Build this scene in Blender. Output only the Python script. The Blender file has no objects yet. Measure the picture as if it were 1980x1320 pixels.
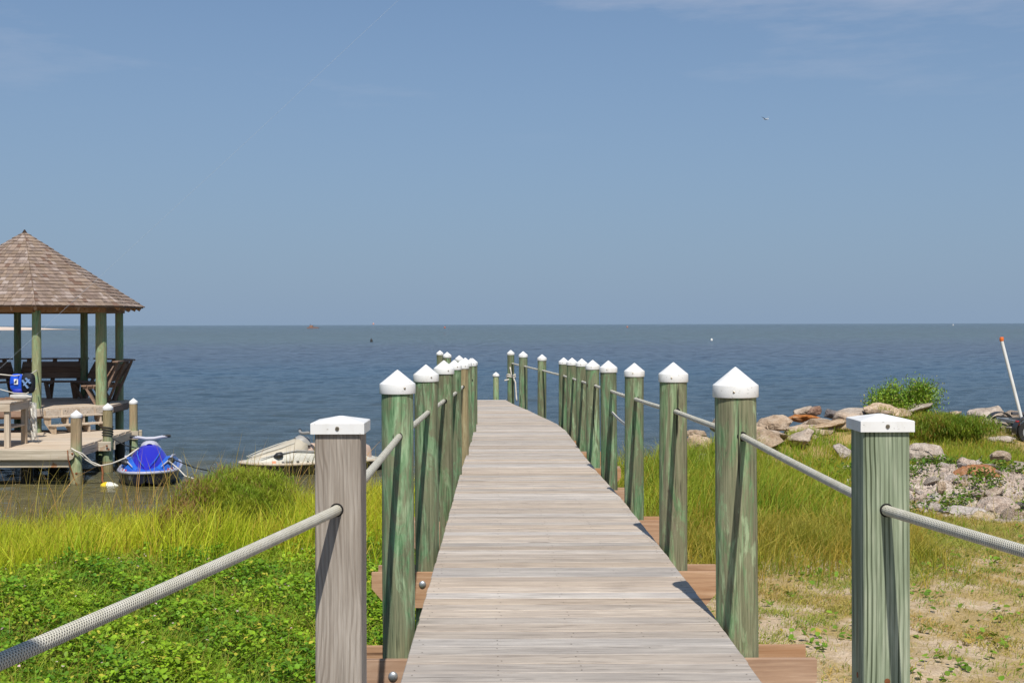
import bpy, bmesh, math, random
import numpy as np
from mathutils import Vector, Matrix
rnd = random.Random(7)
rng = np.random.default_rng(11)
R = math.radians
SC = bpy.context.scene
COL = SC.collection

# ---------------------------------------------------------------- camera
F = 2400.0                       # focal length in pixels of the 1980 px photograph
cam = bpy.data.cameras.new('camera')
cam.sensor_width = 36; cam.lens = 36 * F / 1980; cam.shift_y = -33 / 1980
cam.clip_start = 0.05; cam.clip_end = 60000
co = bpy.data.objects.new('camera', cam); COL.objects.link(co)
co.matrix_world = Matrix.Translation((0, 0, 1.5)) @ Matrix.Rotation(R(90), 4, 'X') @ Matrix.Rotation(R(-0.15), 4, 'Z')
SC.camera = co

# ---------------------------------------------------------------- sky, sun, exposure
SUN_EL, SUN_AZ = R(54), R(6.5)   # azimuth: to the right of straight behind the camera
w = bpy.data.worlds.new('World'); SC.world = w; w.use_nodes = True
nt = w.node_tree; nt.nodes.clear()
out = nt.nodes.new('ShaderNodeOutputWorld'); bg = nt.nodes.new('ShaderNodeBackground')
sky = nt.nodes.new('ShaderNodeTexSky'); sky.sky_type = 'NISHITA'; sky.sun_disc = False
sky.sun_elevation = SUN_EL; sky.sun_rotation = R(180) - SUN_AZ
sky.air_density = 1.0; sky.dust_density = 0.6; sky.ozone_density = 1.6; sky.altitude = 0
bg.inputs[1].default_value = 0.082; HAZE = (2.6, 3.6, 5.05, 1)
tc = nt.nodes.new('ShaderNodeTexCoord')
mp = nt.nodes.new('ShaderNodeMapping'); mp.inputs['Scale'].default_value = (1.6, 1.6, 9)
mp.inputs['Location'].default_value = (3.1, 1.2, 0.35)
nz = nt.nodes.new('ShaderNodeTexNoise'); nz.inputs['Scale'].default_value = 1.8; nz.inputs['Detail'].default_value = 7
nz.inputs['Roughness'].default_value = 0.62
rp = nt.nodes.new('ShaderNodeValToRGB'); rp.color_ramp.elements[0].position = .53; rp.color_ramp.elements[1].position = .9
sepw = nt.nodes.new('ShaderNodeSeparateXYZ')
upr = nt.nodes.new('ShaderNodeMapRange'); upr.inputs[1].default_value = .14; upr.inputs[2].default_value = .3
mu = nt.nodes.new('ShaderNodeMath'); mu.operation = 'MULTIPLY'
mu2 = nt.nodes.new('ShaderNodeMath'); mu2.operation = 'MULTIPLY'; mu2.inputs[1].default_value = .8
grade = nt.nodes.new('ShaderNodeMix'); grade.data_type = 'RGBA'; grade.blend_type = 'MULTIPLY'; grade.inputs[0].default_value = 1
grade.inputs[7].default_value = (.66, .84, 1.02, 1)
mx = nt.nodes.new('ShaderNodeMix'); mx.data_type = 'RGBA'; mx.inputs[7].default_value = (7.5, 7.2, 7.6, 1)
L = nt.links.new
L(tc.outputs['Generated'], mp.inputs[0]); L(mp.outputs[0], nz.inputs[0]); L(nz.outputs[0], rp.inputs[0])
L(tc.outputs['Generated'], sepw.inputs[0]); L(sepw.outputs[2], upr.inputs[0])
L(rp.outputs[0], mu.inputs[0]); L(upr.outputs[0], mu.inputs[1]); L(mu.outputs[0], mu2.inputs[0])
hz = nt.nodes.new('ShaderNodeMix'); hz.data_type = 'RGBA'; hz.inputs[7].default_value = HAZE
hr = nt.nodes.new('ShaderNodeMapRange'); hr.inputs[1].default_value = 0.0; hr.inputs[2].default_value = .30; hr.inputs[3].default_value = .97; hr.inputs[4].default_value = .35
L(sepw.outputs[2], hr.inputs[0]); L(hr.outputs[0], hz.inputs[0])
L(sky.outputs[0], grade.inputs[6]); L(grade.outputs[2], hz.inputs[6]); L(hz.outputs[2], mx.inputs[6]); L(mu2.outputs[0], mx.inputs[0])
L(mx.outputs[2], bg.inputs[0]); L(bg.outputs[0], out.inputs[0])
sl = bpy.data.lights.new('sun', 'SUN'); sl.energy = 4.3; sl.angle = R(.53); sl.color = (1, .95, .87)
so = bpy.data.objects.new('sun', sl); COL.objects.link(so)
sd = Vector((math.sin(SUN_AZ) * math.cos(SUN_EL), -math.cos(SUN_AZ) * math.cos(SUN_EL), math.sin(SUN_EL)))
so.rotation_euler = sd.to_track_quat('Z', 'Y').to_euler(); so.location = (0, -10, 20)
SC.view_settings.view_transform = 'Standard'; SC.view_settings.look = 'None'
SC.view_settings.exposure = 0.25; SC.view_settings.gamma = 1.0; SC.view_settings.use_curve_mapping = False

# ---------------------------------------------------------------- helpers
WZ = -1.6                        # water level; pier deck top is z = 0, eye 1.5 above it
def px(x, y, Y):                 # photo pixel at distance Y -> world point
    return Vector(((x - 990) * Y / F, Y, 1.5 - (y - 627) * Y / F))

def link(name, me, m=None, parent=None, loc=None):
    o = bpy.data.objects.new(name, me); COL.objects.link(o)
    if m is not None and me is not None:
        if not me.materials: me.materials.append(m)
    if parent: o.parent = parent
    if loc is not None: o.location = loc
    return o
def empty(name, label, cat, loc=(0, 0, 0), group=None, rz=0):
    o = bpy.data.objects.new(name, None); COL.objects.link(o); o.location = loc; o.rotation_euler = (0, 0, rz)
    o.empty_display_size = .1
    return tag(o, label, cat, group)
def tag(o, label=None, cat=None, group=None, kind=None):
    if label: o['label'] = label
    if cat: o['category'] = cat
    if group: o['group'] = group
    if kind: o['kind'] = kind
    return o

class MB:                        # mesh builder
    def __init__(s): s.v = []; s.f = []; s.smooth = False
    def add(s, vs, fs):
        n = len(s.v); s.v += [tuple(v) for v in vs]; s.f += [tuple(i + n for i in f) for f in fs]; return s
    def box(s, c, d, rot=None, bev=0):
        x, y, z = d[0] / 2, d[1] / 2, d[2] / 2
        b = min(bev, x * .45, y * .45, z * .45)
        if b > 0:
            vs = []
            for sx in (-1, 1):
                for sy in (-1, 1):
                    for sz in (-1, 1):
                        vs += [(sx * x, sy * (y - b), sz * (z - b)), (sx * (x - b), sy * y, sz * (z - b)), (sx * (x - b), sy * (y - b), sz * z)]
            bm = bmesh.new()
            for v in vs: bm.verts.new(v)
            bmesh.ops.convex_hull(bm, input=bm.verts)
            bmesh.ops.dissolve_limit(bm, angle_limit=.02, verts=bm.verts, edges=bm.edges)
            bm.verts.ensure_lookup_table(); bm.verts.index_update()
            vs = [v.co.copy() for v in bm.verts]; fs = [[v.index for v in f.verts] for f in bm.faces]; bm.free()
        else:
            vs = [(-x, -y, -z), (x, -y, -z), (x, y, -z), (-x, y, -z), (-x, -y, z), (x, -y, z), (x, y, z), (-x, y, z)]
            fs = [(0, 3, 2, 1), (4, 5, 6, 7), (0, 1, 5, 4), (1, 2, 6, 5), (2, 3, 7, 6), (3, 0, 4, 7)]
        M = (rot if rot else Matrix.Identity(3))
        return s.add([M @ Vector(v) + Vector(c) for v in vs], fs)
    def bar(s, a, b, wd, ht, up=(0, 0, 1), bev=0):      # box from a to b
        a = Vector(a); b = Vector(b); d = (b - a); l = d.length; d.normalize()
        sde = d.cross(Vector(up)).normalized(); u = sde.cross(d)
        return s.box((a + b) / 2, (l, wd, ht), Matrix((d, sde, u)).transposed(), bev)
    def lathe(s, prof, n=24, c=(0, 0, 0), jit=0, ax=None):  # prof: (r,z) list
        vs = []; fs = []
        M = ax if ax else Matrix.Identity(3)
        for r, z in prof:
            for i in range(n):
                a = 2 * math.pi * i / n
                rr = r * (1 + jit * math.sin(3 * a + z * 2) + jit * .6 * math.sin(7 * a + z))
                vs.append(M @ Vector((rr * math.cos(a), rr * math.sin(a), z)) + Vector(c))
        for k in range(len(prof) - 1):
            for i in range(n):
                j = (i + 1) % n
                fs.append((k * n + i, k * n + j, k * n + n + j, k * n + n + i))
        fs.append(tuple(reversed(range(n)))); fs.append(tuple((len(prof) - 1) * n + i for i in range(n)))
        return s.add(vs, fs)
    def tube(s, pts, r, n=8):
        pts = [Vector(p) for p in pts]; vs = []; fs = []
        rr = r if isinstance(r, (list, tuple)) else [r] * len(pts)
        up = Vector((0, 0, 1))
        for i, p in enumerate(pts):
            d = (pts[min(i + 1, len(pts) - 1)] - pts[max(i - 1, 0)]).normalized()
            sd_ = d.cross(up)
            if sd_.length < .05: sd_ = d.cross(Vector((0, 1, 0)))
            sd_.normalize(); u = sd_.cross(d)
            for k in range(n):
                a = 2 * math.pi * k / n
                vs.append(p + (sd_ * math.cos(a) + u * math.sin(a)) * rr[i])
        for i in range(len(pts) - 1):
            for k in range(n):
                j = (k + 1) % n
                fs.append((i * n + k, i * n + j, i * n + n + j, i * n + n + k))
        fs.append(tuple(reversed(range(n)))); fs.append(tuple((len(pts) - 1) * n + k for k in range(n)))
        return s.add(vs, fs)
    def loft(s, rings, closed=False):
        n = len(rings[0]); vs = [p for r in rings for p in r]; fs = []
        m = n if closed else n - 1
        for i in range(len(rings) - 1):
            for k in range(m):
                j = (k + 1) % n
                fs.append((i * n + k, i * n + j, i * n + n + j, i * n + n + k))
        if closed:
            fs.append(tuple(reversed(range(n)))); fs.append(tuple((len(rings) - 1) * n + k for k in range(n)))
        return s.add(vs, fs)
    def mesh(s, name, smooth=None):
        me = bpy.data.meshes.new(name); me.from_pydata(s.v, [], s.f); me.update()
        if smooth is not None:
            me.shade_smooth()
            if smooth < 3: me.set_sharp_from_angle(angle=smooth)
        return me
    def build(s, name, m, parent=None, smooth=None, loc=None):
        bm = None
        me = s.mesh(name, smooth)
        bm = bmesh.new(); bm.from_mesh(me); bmesh.ops.recalc_face_normals(bm, faces=bm.faces); bm.to_mesh(me); bm.free()
        me.materials.append(m)
        return link(name, me, None, parent, loc)

def arr_mesh(name, V, T, Cc=None, quads=False):        # big numpy mesh
    me = bpy.data.meshes.new(name)
    k = T.shape[1]
    me.vertices.add(len(V)); me.vertices.foreach_set('co', V.astype(np.float32).ravel())
    me.loops.add(T.size); me.loops.foreach_set('vertex_index', T.astype(np.int32).ravel())
    me.polygons.add(len(T)); me.polygons.foreach_set('loop_start', np.arange(0, T.size, k, dtype=np.int32))
    try: me.polygons.foreach_set('loop_total', np.full(len(T), k, dtype=np.int32))
    except Exception: pass
    if Cc is not None:
        a = me.color_attributes.new('Col', 'FLOAT_COLOR', 'POINT')
        c4 = np.ones((len(V), 4), np.float32); c4[:, :3] = Cc; a.data.foreach_set('color', c4.ravel())
    me.update(calc_edges=True); me.validate()
    return me

# ---------------------------------------------------------------- materials
def newmat(name):
    m = bpy.data.materials.new(name); m.use_nodes = True; n = m.node_tree
    b = n.nodes['Principled BSDF']; return m, n, b
class N:                                                # tiny node DSL
    def __init__(s, nt): s.t = nt
    def n(s, t, **k):
        x = s.t.nodes.new(t)
        for a, b in k.items(): setattr(x, a, b)
        return x
    def l(s, a, b): s.t.links.new(a, b)
    def coord(s, scale=(1, 1, 1), rand=True, which='Object', mult=37.0):
        tcn = s.n('ShaderNodeTexCoord'); src = tcn.outputs[which]
        if rand:
            oi = s.n('ShaderNodeObjectInfo'); cm = s.n('ShaderNodeVectorMath', operation='SCALE')
            cb = s.n('ShaderNodeCombineXYZ'); mm = s.n('ShaderNodeMath', operation='MULTIPLY'); mm.inputs[1].default_value = mult
            s.l(oi.outputs['Random'], mm.inputs[0])
            for i in range(3): s.l(mm.outputs[0], cb.inputs[i])
            ad = s.n('ShaderNodeVectorMath', operation='ADD'); s.l(src, ad.inputs[0]); s.l(cb.outputs[0], ad.inputs[1]); src = ad.outputs[0]
        mpn = s.n('ShaderNodeMapping'); mpn.inputs['Scale'].default_value = scale; s.l(src, mpn.inputs[0]); return mpn.outputs[0]
    def noise(s, vec, scale=5, det=4, rough=.5, dist=0):
        x = s.n('ShaderNodeTexNoise'); x.inputs['Scale'].default_value = scale; x.inputs['Detail'].default_value = det
        x.inputs['Roughness'].default_value = rough; x.inputs['Distortion'].default_value = dist; s.l(vec, x.inputs['Vector']); return x.outputs[0]
    def ramp(s, fac, stops):
        x = s.n('ShaderNodeValToRGB'); e = x.color_ramp.elements
        while len(e) < len(stops): e.new(.5)
        for i, (p, c) in enumerate(stops):
            e[i].position = p; e[i].color = (c, c, c, 1) if isinstance(c, (int, float)) else (*c, 1)
        s.l(fac, x.inputs[0]); return x.outputs[0]
    def mix(s, fac, a, b, mode='MIX'):
        x = s.n('ShaderNodeMix', data_type='RGBA', blend_type=mode)
        for i, v in ((0, fac), (6, a), (7, b)):
            if isinstance(v, (int, float)): x.inputs[i].default_value = v if i == 0 else (v, v, v, 1)
            elif isinstance(v, tuple): x.inputs[i].default_value = (*v, 1)
            else: s.l(v, x.inputs[i])
        return x.outputs[2]
    def math(s, op, a, b=0):
        x = s.n('ShaderNodeMath', operation=op)
        for i, v in ((0, a), (1, b)):
            if isinstance(v, (int, float)): x.inputs[i].default_value = v
            else: s.l(v, x.inputs[i])
        return x.outputs[0]
    def bump(s, h, strength, dist, bsdf, prev=None):
        x = s.n('ShaderNodeBump'); x.inputs['Strength'].default_value = strength; x.inputs['Distance'].default_value = dist
        s.l(h, x.inputs['Height'])
        if prev is not None: s.l(prev, x.inputs['Normal'])
        s.l(x.outputs[0], bsdf.inputs['Normal']); return x.outputs[0]
    def orand(s): return s.n('ShaderNodeObjectInfo').outputs['Random']

def wood(name, c_lo, c_mid, c_hi, grain='Z', fine=60, stretch=.03, rough=.8, tint=None, tint_amt=0, var=.25, blot=None, cracks=True, bump=.35):
    """weathered timber: long grain along one axis, dark checks, per piece tone"""
    m, t, b = newmat(name); q = N(t)
    sc = [1, 1, 1]; sc['XYZ'.index(grain)] = stretch
    v = q.coord(tuple(sc)); g = q.noise(v, fine, 5, .65, .3)
    v2 = q.coord(tuple(sc)); g2 = q.noise(v2, fine * .22, 3, .5, .6)
    c = q.ramp(g, [(.28, c_lo), (.5, c_mid), (.72, c_hi)])
    c = q.mix(q.ramp(g2, [(.35, .0), (.65, .55)]), c, q.mix(.5, c, c_hi), 'MIX')
    if tint:
        s3 = [1, 1, 1]; s3['XYZ'.index(grain)] = .22
        g3 = q.noise(q.coord(tuple(s3)), 7, 4, .6, 1.2)
        c = q.mix(q.math('MULTIPLY', q.ramp(g3, [(.42, 0.), (.62, 1.)]), tint_amt), c, tint)
    if blot:
        g4 = q.noise(q.coord((1, 1, 1) if grain != 'Z' else (1, 1, .45)), 3.3, 4, .6, .4)
        c = q.mix(q.ramp(g4, [(.5, 0.), (.68, .6)]), c, blot)
    if cracks:
        s5 = [1, 1, 1]; s5['XYZ'.index(grain)] = stretch * .5
        g5 = q.noise(q.coord(tuple(s5)), fine * .7, 2, .5)
        c = q.mix(q.ramp(g5, [(.29, .75), (.35, 0.)]), c, tuple(x * .28 for x in c_lo))
    r = q.orand()
    hv = q.n('ShaderNodeHueSaturation'); q.l(c, hv.inputs['Color'])
    q.l(q.math('ADD', q.math('MULTIPLY', r, var), 1 - var / 2), hv.inputs['Value'])
    q.l(q.math('ADD', q.math('MULTIPLY', q.math('FRACT', q.math('MULTIPLY', r, 17.3)), .35), .82), hv.inputs['Saturation'])
    q.l(hv.outputs[0], b.inputs['Base Color']); b.inputs['Roughness'].default_value = rough
    b.inputs['Specular IOR Level'].default_value = .25
    q.bump(g, bump, .004, b)
    return m

def plain(name, c, rough=.5, metal=0, spec=.5, noise=0, nscale=20):
    m, t, b = newmat(name); q = N(t)
    b.inputs['Roughness'].default_value = rough; b.inputs['Metallic'].default_value = metal; b.inputs['Specular IOR Level'].default_value = spec
    if noise:
        g = q.noise(q.coord(), nscale, 5, .6)
        cc = q.ramp(g, [(.3, tuple(x * (1 - noise) for x in c)), (.7, tuple(min(1, x * (1 + noise * .5)) for x in c))])
        q.l(cc, b.inputs['Base Color']); q.bump(g, .15, .003, b)
    else: b.inputs['Base Color'].default_value = (*c, 1)
    return m

def leafmat(name, trans=.35, rough=.55, attr='Col'):
    m, t, b = newmat(name); q = N(t)
    a = q.n('ShaderNodeVertexColor', layer_name=attr)
    q.l(a.outputs[0], b.inputs['Base Color']); b.inputs['Roughness'].default_value = rough; b.inputs['Specular IOR Level'].default_value = .3
    tr = q.n('ShaderNodeBsdfTranslucent'); q.l(q.mix(.35, a.outputs[0], (.35, .42, .02)), tr.inputs[0])
    ms = q.n('ShaderNodeMixShader'); ms.inputs[0].default_value = trans
    o = t.nodes['Material Output']; q.l(b.outputs[0], ms.inputs[1]); q.l(tr.outputs[0], ms.inputs[2]); q.l(ms.outputs[0], o.inputs[0])
    return m

M = {}
def deckmat():
    m, t, b = newmat('weathered_deck_wood'); q = N(t)
    a = q.noise(q.coord((.035, 1, 1)), 95, 5, .7, .3); c1 = q.noise(q.coord((.10, 1, 1)), 22, 5, .65, .8); lo = q.noise(q.coord((.6, 1, 1)), 2.2, 4, .6)
    c = q.ramp(c1, [(.28, (.25, .21, .175)), (.45, (.36, .305, .255)), (.58, (.42, .36, .30)), (.76, (.50, .43, .36))])
    c = q.mix(q.ramp(a, [(.36, .65), (.48, 0.)]), c, (.17, .14, .115)); c = q.mix(q.ramp(a, [(.58, 0.), (.72, .35)]), c, (.58, .50, .40))
    c = q.mix(q.ramp(lo, [(.45, 0.), (.70, .5)]), c, (.30, .255, .22))
    ck = q.noise(q.coord((.035, 1, 1)), 60, 2, .5, .3); c = q.mix(q.ramp(ck, [(.27, .95), (.315, 0.)]), c, (.045, .035, .03))
    r = q.orand(); hv = q.n('ShaderNodeHueSaturation'); q.l(c, hv.inputs['Color']); q.l(q.math('ADD', q.math('MULTIPLY', r, .30), .97), hv.inputs['Value'])
    q.l(q.math('ADD', q.math('MULTIPLY', q.math('FRACT', q.math('MULTIPLY', r, 17.3)), .7), .55), hv.inputs['Saturation'])
    q.l(hv.outputs[0], b.inputs['Base Color']); b.inputs['Roughness'].default_value = .88; b.inputs['Specular IOR Level'].default_value = .15
    q.bump(a, .6, .004, b, q.bump(c1, .4, .006, b)); return m
M['deck'] = deckmat()
def polemat(name, dark, green, pale, brown, brown_amt, stain=None):
    """round treated pine: mottled green with brown sapwood patches, long pale streaks, dark checks and knots"""
    m, t, b = newmat(name); q = N(t)
    g = q.noise(q.coord((1, 1, .07)), 34, 6, .7, .8); f_ = q.noise(q.coord((1, 1, .025)), 110, 4, .7, .2)
    c = q.ramp(g, [(.30, dark), (.46, green), (.60, tuple((x + y_) / 2 for x, y_ in zip(green, pale))), (.74, pale)])
    p1 = q.noise(q.coord((1, 1, .25)), 6.0, 7, .74, 1.6)
    c = q.mix(q.math('MULTIPLY', q.ramp(p1, [(.42, 0.), (.52, 1.)]), brown_amt), c, q.mix(q.ramp(f_, [(.35, 0.), (.65, 1.)]), tuple(x * .6 for x in brown), tuple(min(1, x * 1.5) for x in brown)))
    p2 = q.noise(q.coord((1, 1, .16)), 13, 5, .65, 1.0)
    c = q.mix(q.ramp(p2, [(.56, 0.), (.66, .7)]), c, pale)
    c = q.mix(q.ramp(f_, [(.30, .55), (.42, 0.)]), c, tuple(x * .5 for x in dark))
    vo = q.n('ShaderNodeTexVoronoi'); vo.inputs['Scale'].default_value = 3.2; vo.inputs['Randomness'].default_value = 1; q.l(q.coord((1.3, 1.3, .75)), vo.inputs['Vector'])
    c = q.mix(q.ramp(vo.outputs['Distance'], [(.045, .9), (.075, 0.)]), c, (.045, .025, .015))
    ck = q.noise(q.coord((.6, .6, .02)), 60, 2, .5, .2); c = q.mix(q.ramp(ck, [(.285, .9), (.31, 0.)]), c, (.012, .014, .01))
    if stain:
        tcn = q.n('ShaderNodeTexCoord'); gm_ = q.n('ShaderNodeNewGeometry'); sp = q.n('ShaderNodeSeparateXYZ'); q.l(gm_.outputs['Position'], sp.inputs[0])
        hh = q.math('ADD', sp.outputs[2], q.math('MULTIPLY', g, .6)); c = q.mix(q.ramp(q.math('ADD', q.math('MULTIPLY', hh, .5), 1.0), [(.62, 0.), (.80, .85)]), c, q.mix(q.ramp(g, [(.35, 0.), (.65, 1.)]), tuple(x * .7 for x in stain), tuple(x * 1.4 for x in stain)))
    hv = q.n('ShaderNodeHueSaturation'); q.l(c, hv.inputs['Color']); r = q.orand()
    q.l(q.math('ADD', q.math('MULTIPLY', r, .4), .82), hv.inputs['Value']); q.l(q.math('ADD', q.math('MULTIPLY', q.math('FRACT', q.math('MULTIPLY', r, 13.7)), .05), .47), hv.inputs['Hue'])
    q.l(hv.outputs[0], b.inputs['Base Color']); b.inputs['Roughness'].default_value = .8; b.inputs['Specular IOR Level'].default_value = .2
    q.bump(f_, .5, .004, b, q.bump(g, .5, .008, b)); return m
M['pole'] = polemat('green_treated_pole', (.038, .07, .036), (.115, .21, .10), (.33, .44, .26), (.165, .14, .09), .72)
M['pole_grey'] = polemat('old_brown_pole', (.10, .08, .045), (.24, .20, .11), (.36, .33, .2), (.20, .15, .08), .6)
M['pole_shore'] = polemat('green_mooring_pole', (.09, .14, .07), (.19, .31, .16), (.36, .45, .26), (.26, .21, .11), .6)
M['pole_moor'] = polemat('weathered_mooring_pole', (.09, .14, .07), (.22, .34, .19), (.40, .48, .30), (.26, .21, .11), .5, stain=(.27, .20, .11))
M['beam'] = wood('orange_framing_wood', (.27, .14, .075), (.42, .25, .145), (.54, .36, .23), 'X', 40, .05, .75, (.30, .15, .07), .5, .15)
M['beamy'] = wood('orange_stringer_wood', (.27, .14, .075), (.42, .25, .145), (.54, .36, .23), 'Y', 40, .05, .75, None, 0, .15)
def sawn(name, c_lo, c_mid, c_hi, line, freq, dist, off, stain, lstr=.6, loc=(0, 0, 0)):
    """flat sawn square timber: growth rings cut lengthwise give nested arches; fine vertical fibre and splits"""
    m, t, b = newmat(name); q = N(t); tcn = q.n('ShaderNodeTexCoord'); mpn = q.n('ShaderNodeMapping'); mpn.inputs['Location'].default_value = loc
    q.l(tcn.outputs['Object'], mpn.inputs[0]); v = mpn.outputs[0]
    def sc(x_): mm = q.n('ShaderNodeMapping'); mm.inputs['Scale'].default_value = x_; q.l(v, mm.inputs[0]); return mm.outputs[0]
    sp = q.n('ShaderNodeSeparateXYZ'); q.l(sc((1, 1, 1)), sp.inputs[0])
    wv = q.noise(sc((2.2, 2.2, .8)), 1.6, 3, .5, .3); bend = q.math('MULTIPLY', q.math('SUBTRACT', wv, .5), dist)
    r2 = q.math('SQRT', q.math('ADD', q.math('POWER', q.math('ADD', sp.outputs[0], q.math('ADD', bend, off)), 2.0), q.math('POWER', q.math('ADD', sp.outputs[1], .06), 2.0)))
    sn = q.math('SINE', q.math('MULTIPLY', r2, freq)); sn = q.math('ADD', q.math('MULTIPLY', sn, .5), .5)
    fib = q.noise(sc((1, 1, .02)), 170, 4, .7); brd = q.noise(sc((1, 1, .12)), 14, 4, .6, .5)
    c = q.ramp(brd, [(.3, c_lo), (.5, c_mid), (.7, c_hi)])
    lm = q.ramp(q.noise(sc((1, 1, .05)), 28, 4, .6), [(.34, .1), (.6, 1.)])
    c = q.mix(q.math('MULTIPLY', q.math('MULTIPLY', q.ramp(sn, [(.45, 0.), (.95, 1.)]), lm), lstr), c, line)
    c = q.mix(q.ramp(fib, [(.32, .6), (.52, 0.)]), c, tuple(x * .6 for x in c_lo))
    s2 = q.noise(sc((1, 1, .10)), 11, 3, .5, .4); c = q.mix(q.ramp(s2, [(.60, 0.), (.70, .75)]), c, stain)
    ck = q.noise(sc((.8, .8, .012)), 70, 2, .5, .2); c = q.mix(q.ramp(ck, [(.27, .95), (.295, 0.)]), c, (.02, .016, .013))
    q.l(c, b.inputs['Base Color']); b.inputs['Roughness'].default_value = .85; b.inputs['Specular IOR Level'].default_value = .2
    q.bump(fib, .5, .003, b, q.bump(sn, .25, .003, b)); return m
M['post_grey'] = sawn('grey_square_post', (.225, .185, .15), (.35, .305, .258), (.46, .41, .355), (.17, .135, .105), 480, .16, .015, (.20, .155, .12), .55)
M['post_green'] = sawn('green_square_post', (.16, .19, .12), (.29, .34, .23), (.46, .49, .36), (.045, .06, .03), 460, .035, .09, (.11, .08, .04), .95)
M['dockx'] = wood('pale_dock_wood', (.32, .25, .18), (.50, .41, .31), (.64, .55, .44), 'X', 30, .04, .85, (.42, .28, .17), .35, .2)
M['docky'] = wood('pale_dock_wood_long', (.32, .25, .18), (.50, .41, .31), (.64, .55, .44), 'Y', 30, .04, .85, (.42, .28, .17), .35, .2)
M['dockz'] = wood('pale_upright_wood', (.32, .25, .18), (.50, .41, .31), (.64, .55, .44), 'Z', 30, .04, .85, (.42, .28, .17), .35, .2)
M['bench'] = wood('brown_bench_wood', (.13, .075, .05), (.24, .15, .105), (.34, .23, .165), 'X', 30, .05, .8, (.2, .12, .08), .5, .25)
m, t, b = newmat('white_plastic'); q = N(t); g = q.noise(q.coord((1, 1, .35)), 9, 5, .65, .6); g2 = q.noise(q.coord(), 70, 3, .6)
c = q.mix(q.ramp(g, [(.48, 0.), (.72, .55)]), (.74, .735, .72), (.55, .52, .45)); c = q.mix(q.ramp(g2, [(.30, .6), (.36, 0.)]), c, (.30, .28, .25))
q.l(c, b.inputs['Base Color']); b.inputs['Roughness'].default_value = .45; M['pvc'] = m
M['black'] = plain('black_hole', (.006, .005, .004), .9)
M['galv'] = plain('galvanised_steel', (.42, .45, .48), .5, .75, .5, .25, 60)
M['screw'] = plain('brass_screw', (.28, .24, .18), .35, .9)
M['rust'] = plain('rusty_bolt', (.24, .09, .035), .8, .2, .3, .4, 90)
M['dark_under'] = wood('dark_pile', (.012, .010, .007), (.03, .025, .018), (.05, .045, .03), 'Z', 30, .1)  # near-black wood for the piles under the dock

def mat_rope(name, c1, c2):
    m, t, b = newmat(name); q = N(t)
    uv = q.n('ShaderNodeUVMap', uv_map='UVMap')
    sp = q.n('ShaderNodeSeparateXYZ'); q.l(uv.outputs[0], sp.inputs[0])
    # braid: two families of diagonal strands
    a = q.math('SINE', q.math('ADD', q.math('MULTIPLY', sp.outputs[0], 760.0), q.math('MULTIPLY', sp.outputs[1], 2 * math.pi * 9)))
    c = q.math('SINE', q.math('SUBTRACT', q.math('MULTIPLY', sp.outputs[0], 760.0), q.math('MULTIPLY', sp.outputs[1], 2 * math.pi * 9)))
    h = q.math('MAXIMUM', a, c)
    h2 = q.math('MULTIPLY', q.math('ADD', h, 1.0), .5)
    g = q.noise(q.coord(), 18, 4, .6)
    base = q.mix(q.ramp(g, [(.35, 0.), (.7, 1.)]), c1, c2)
    base = q.mix(q.ramp(h2, [(.35, 1.), (.75, 0.)]), base, tuple(x * .33 for x in c1))
    q.l(base, b.inputs['Base Color']); b.inputs['Roughness'].default_value = .8; b.inputs['Specular IOR Level'].default_value = .2
    q.bump(h2, .8, .003, b)
    return m
M['rope'] = mat_rope('braided_rope', (.60, .57, .46), (.72, .69, .60))
M['rope_thin'] = plain('white_line', (.62, .58, .5), .85, 0, .2, .25, 60)
M['rope_black'] = plain('black_line', (.02, .022, .024), .7)
M['leaf'] = leafmat('leaf_green', .32)
M['grass'] = leafmat('grass_blade', .42)

# ---------------------------------------------------------------- terrain
SX = [-60, -30, -9, -7, -5, -3.5, -1.5, 1, 2, 3.5, 5, 8, 12, 30, 80]
SY = [18, 17.2, 17.0, 16.9, 17.6, 19.6, 20.8, 20.8, 21.8, 23.6, 25.6, 28.2, 29.2, 31, 34]
def sstep(x): x = np.clip(x, 0, 1); return x * x * (3 - 2 * x)
def wob(x, y, s=1.0, k=0):
    return (np.sin(x * 1.7 * s + 1.3 + k) * np.sin(y * 1.3 * s + .7 * k) + .5 * np.sin(x * 3.9 * s + y * 2.7 * s + 2.1 * k) + .3 * np.sin(x * 7.3 * s - y * 6.1 * s + k))
def ground(x, y):
    x = np.asarray(x, float); y = np.asarray(y, float)
    ys = np.interp(x, SX, SY) + .25 * wob(x, x, .8)
    d = ys - y
    left = -2.6 + .95 * sstep((d + 2.5) / 2.5) + .66 * sstep(d / 7.5)
    right = -2.6 + .95 * sstep((d + 2.5) / 2.5) + .62 * sstep(d / 2.2)
    k = sstep((x + .5) / 2.5)
    z = left * (1 - k) + right * k
    z = z + .30 * np.exp(-(((x - 8.3) / 1.5) ** 2 + ((y - 26.0) / 1.5) ** 2))
    z = z + .28 * np.exp(-(((x - 6.9) / 1.6) ** 2 + ((y - 19.0) / 1.5) ** 2))
    z = z + .42 * np.exp(-((d - 1.3) / 1.5) ** 2) * sstep((x - 2.6) / 1.6) * (1 - sstep((x - 9.5) / 2))
    z = z + .08 * np.exp(-(((x + 3.4) / 1.3) ** 2 + ((y - 16.4) / 1.3) ** 2))
    z = z + .025 * wob(x, y, .9) * (z > -1.6) + .008 * wob(x, y, 5)
    return z
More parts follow.
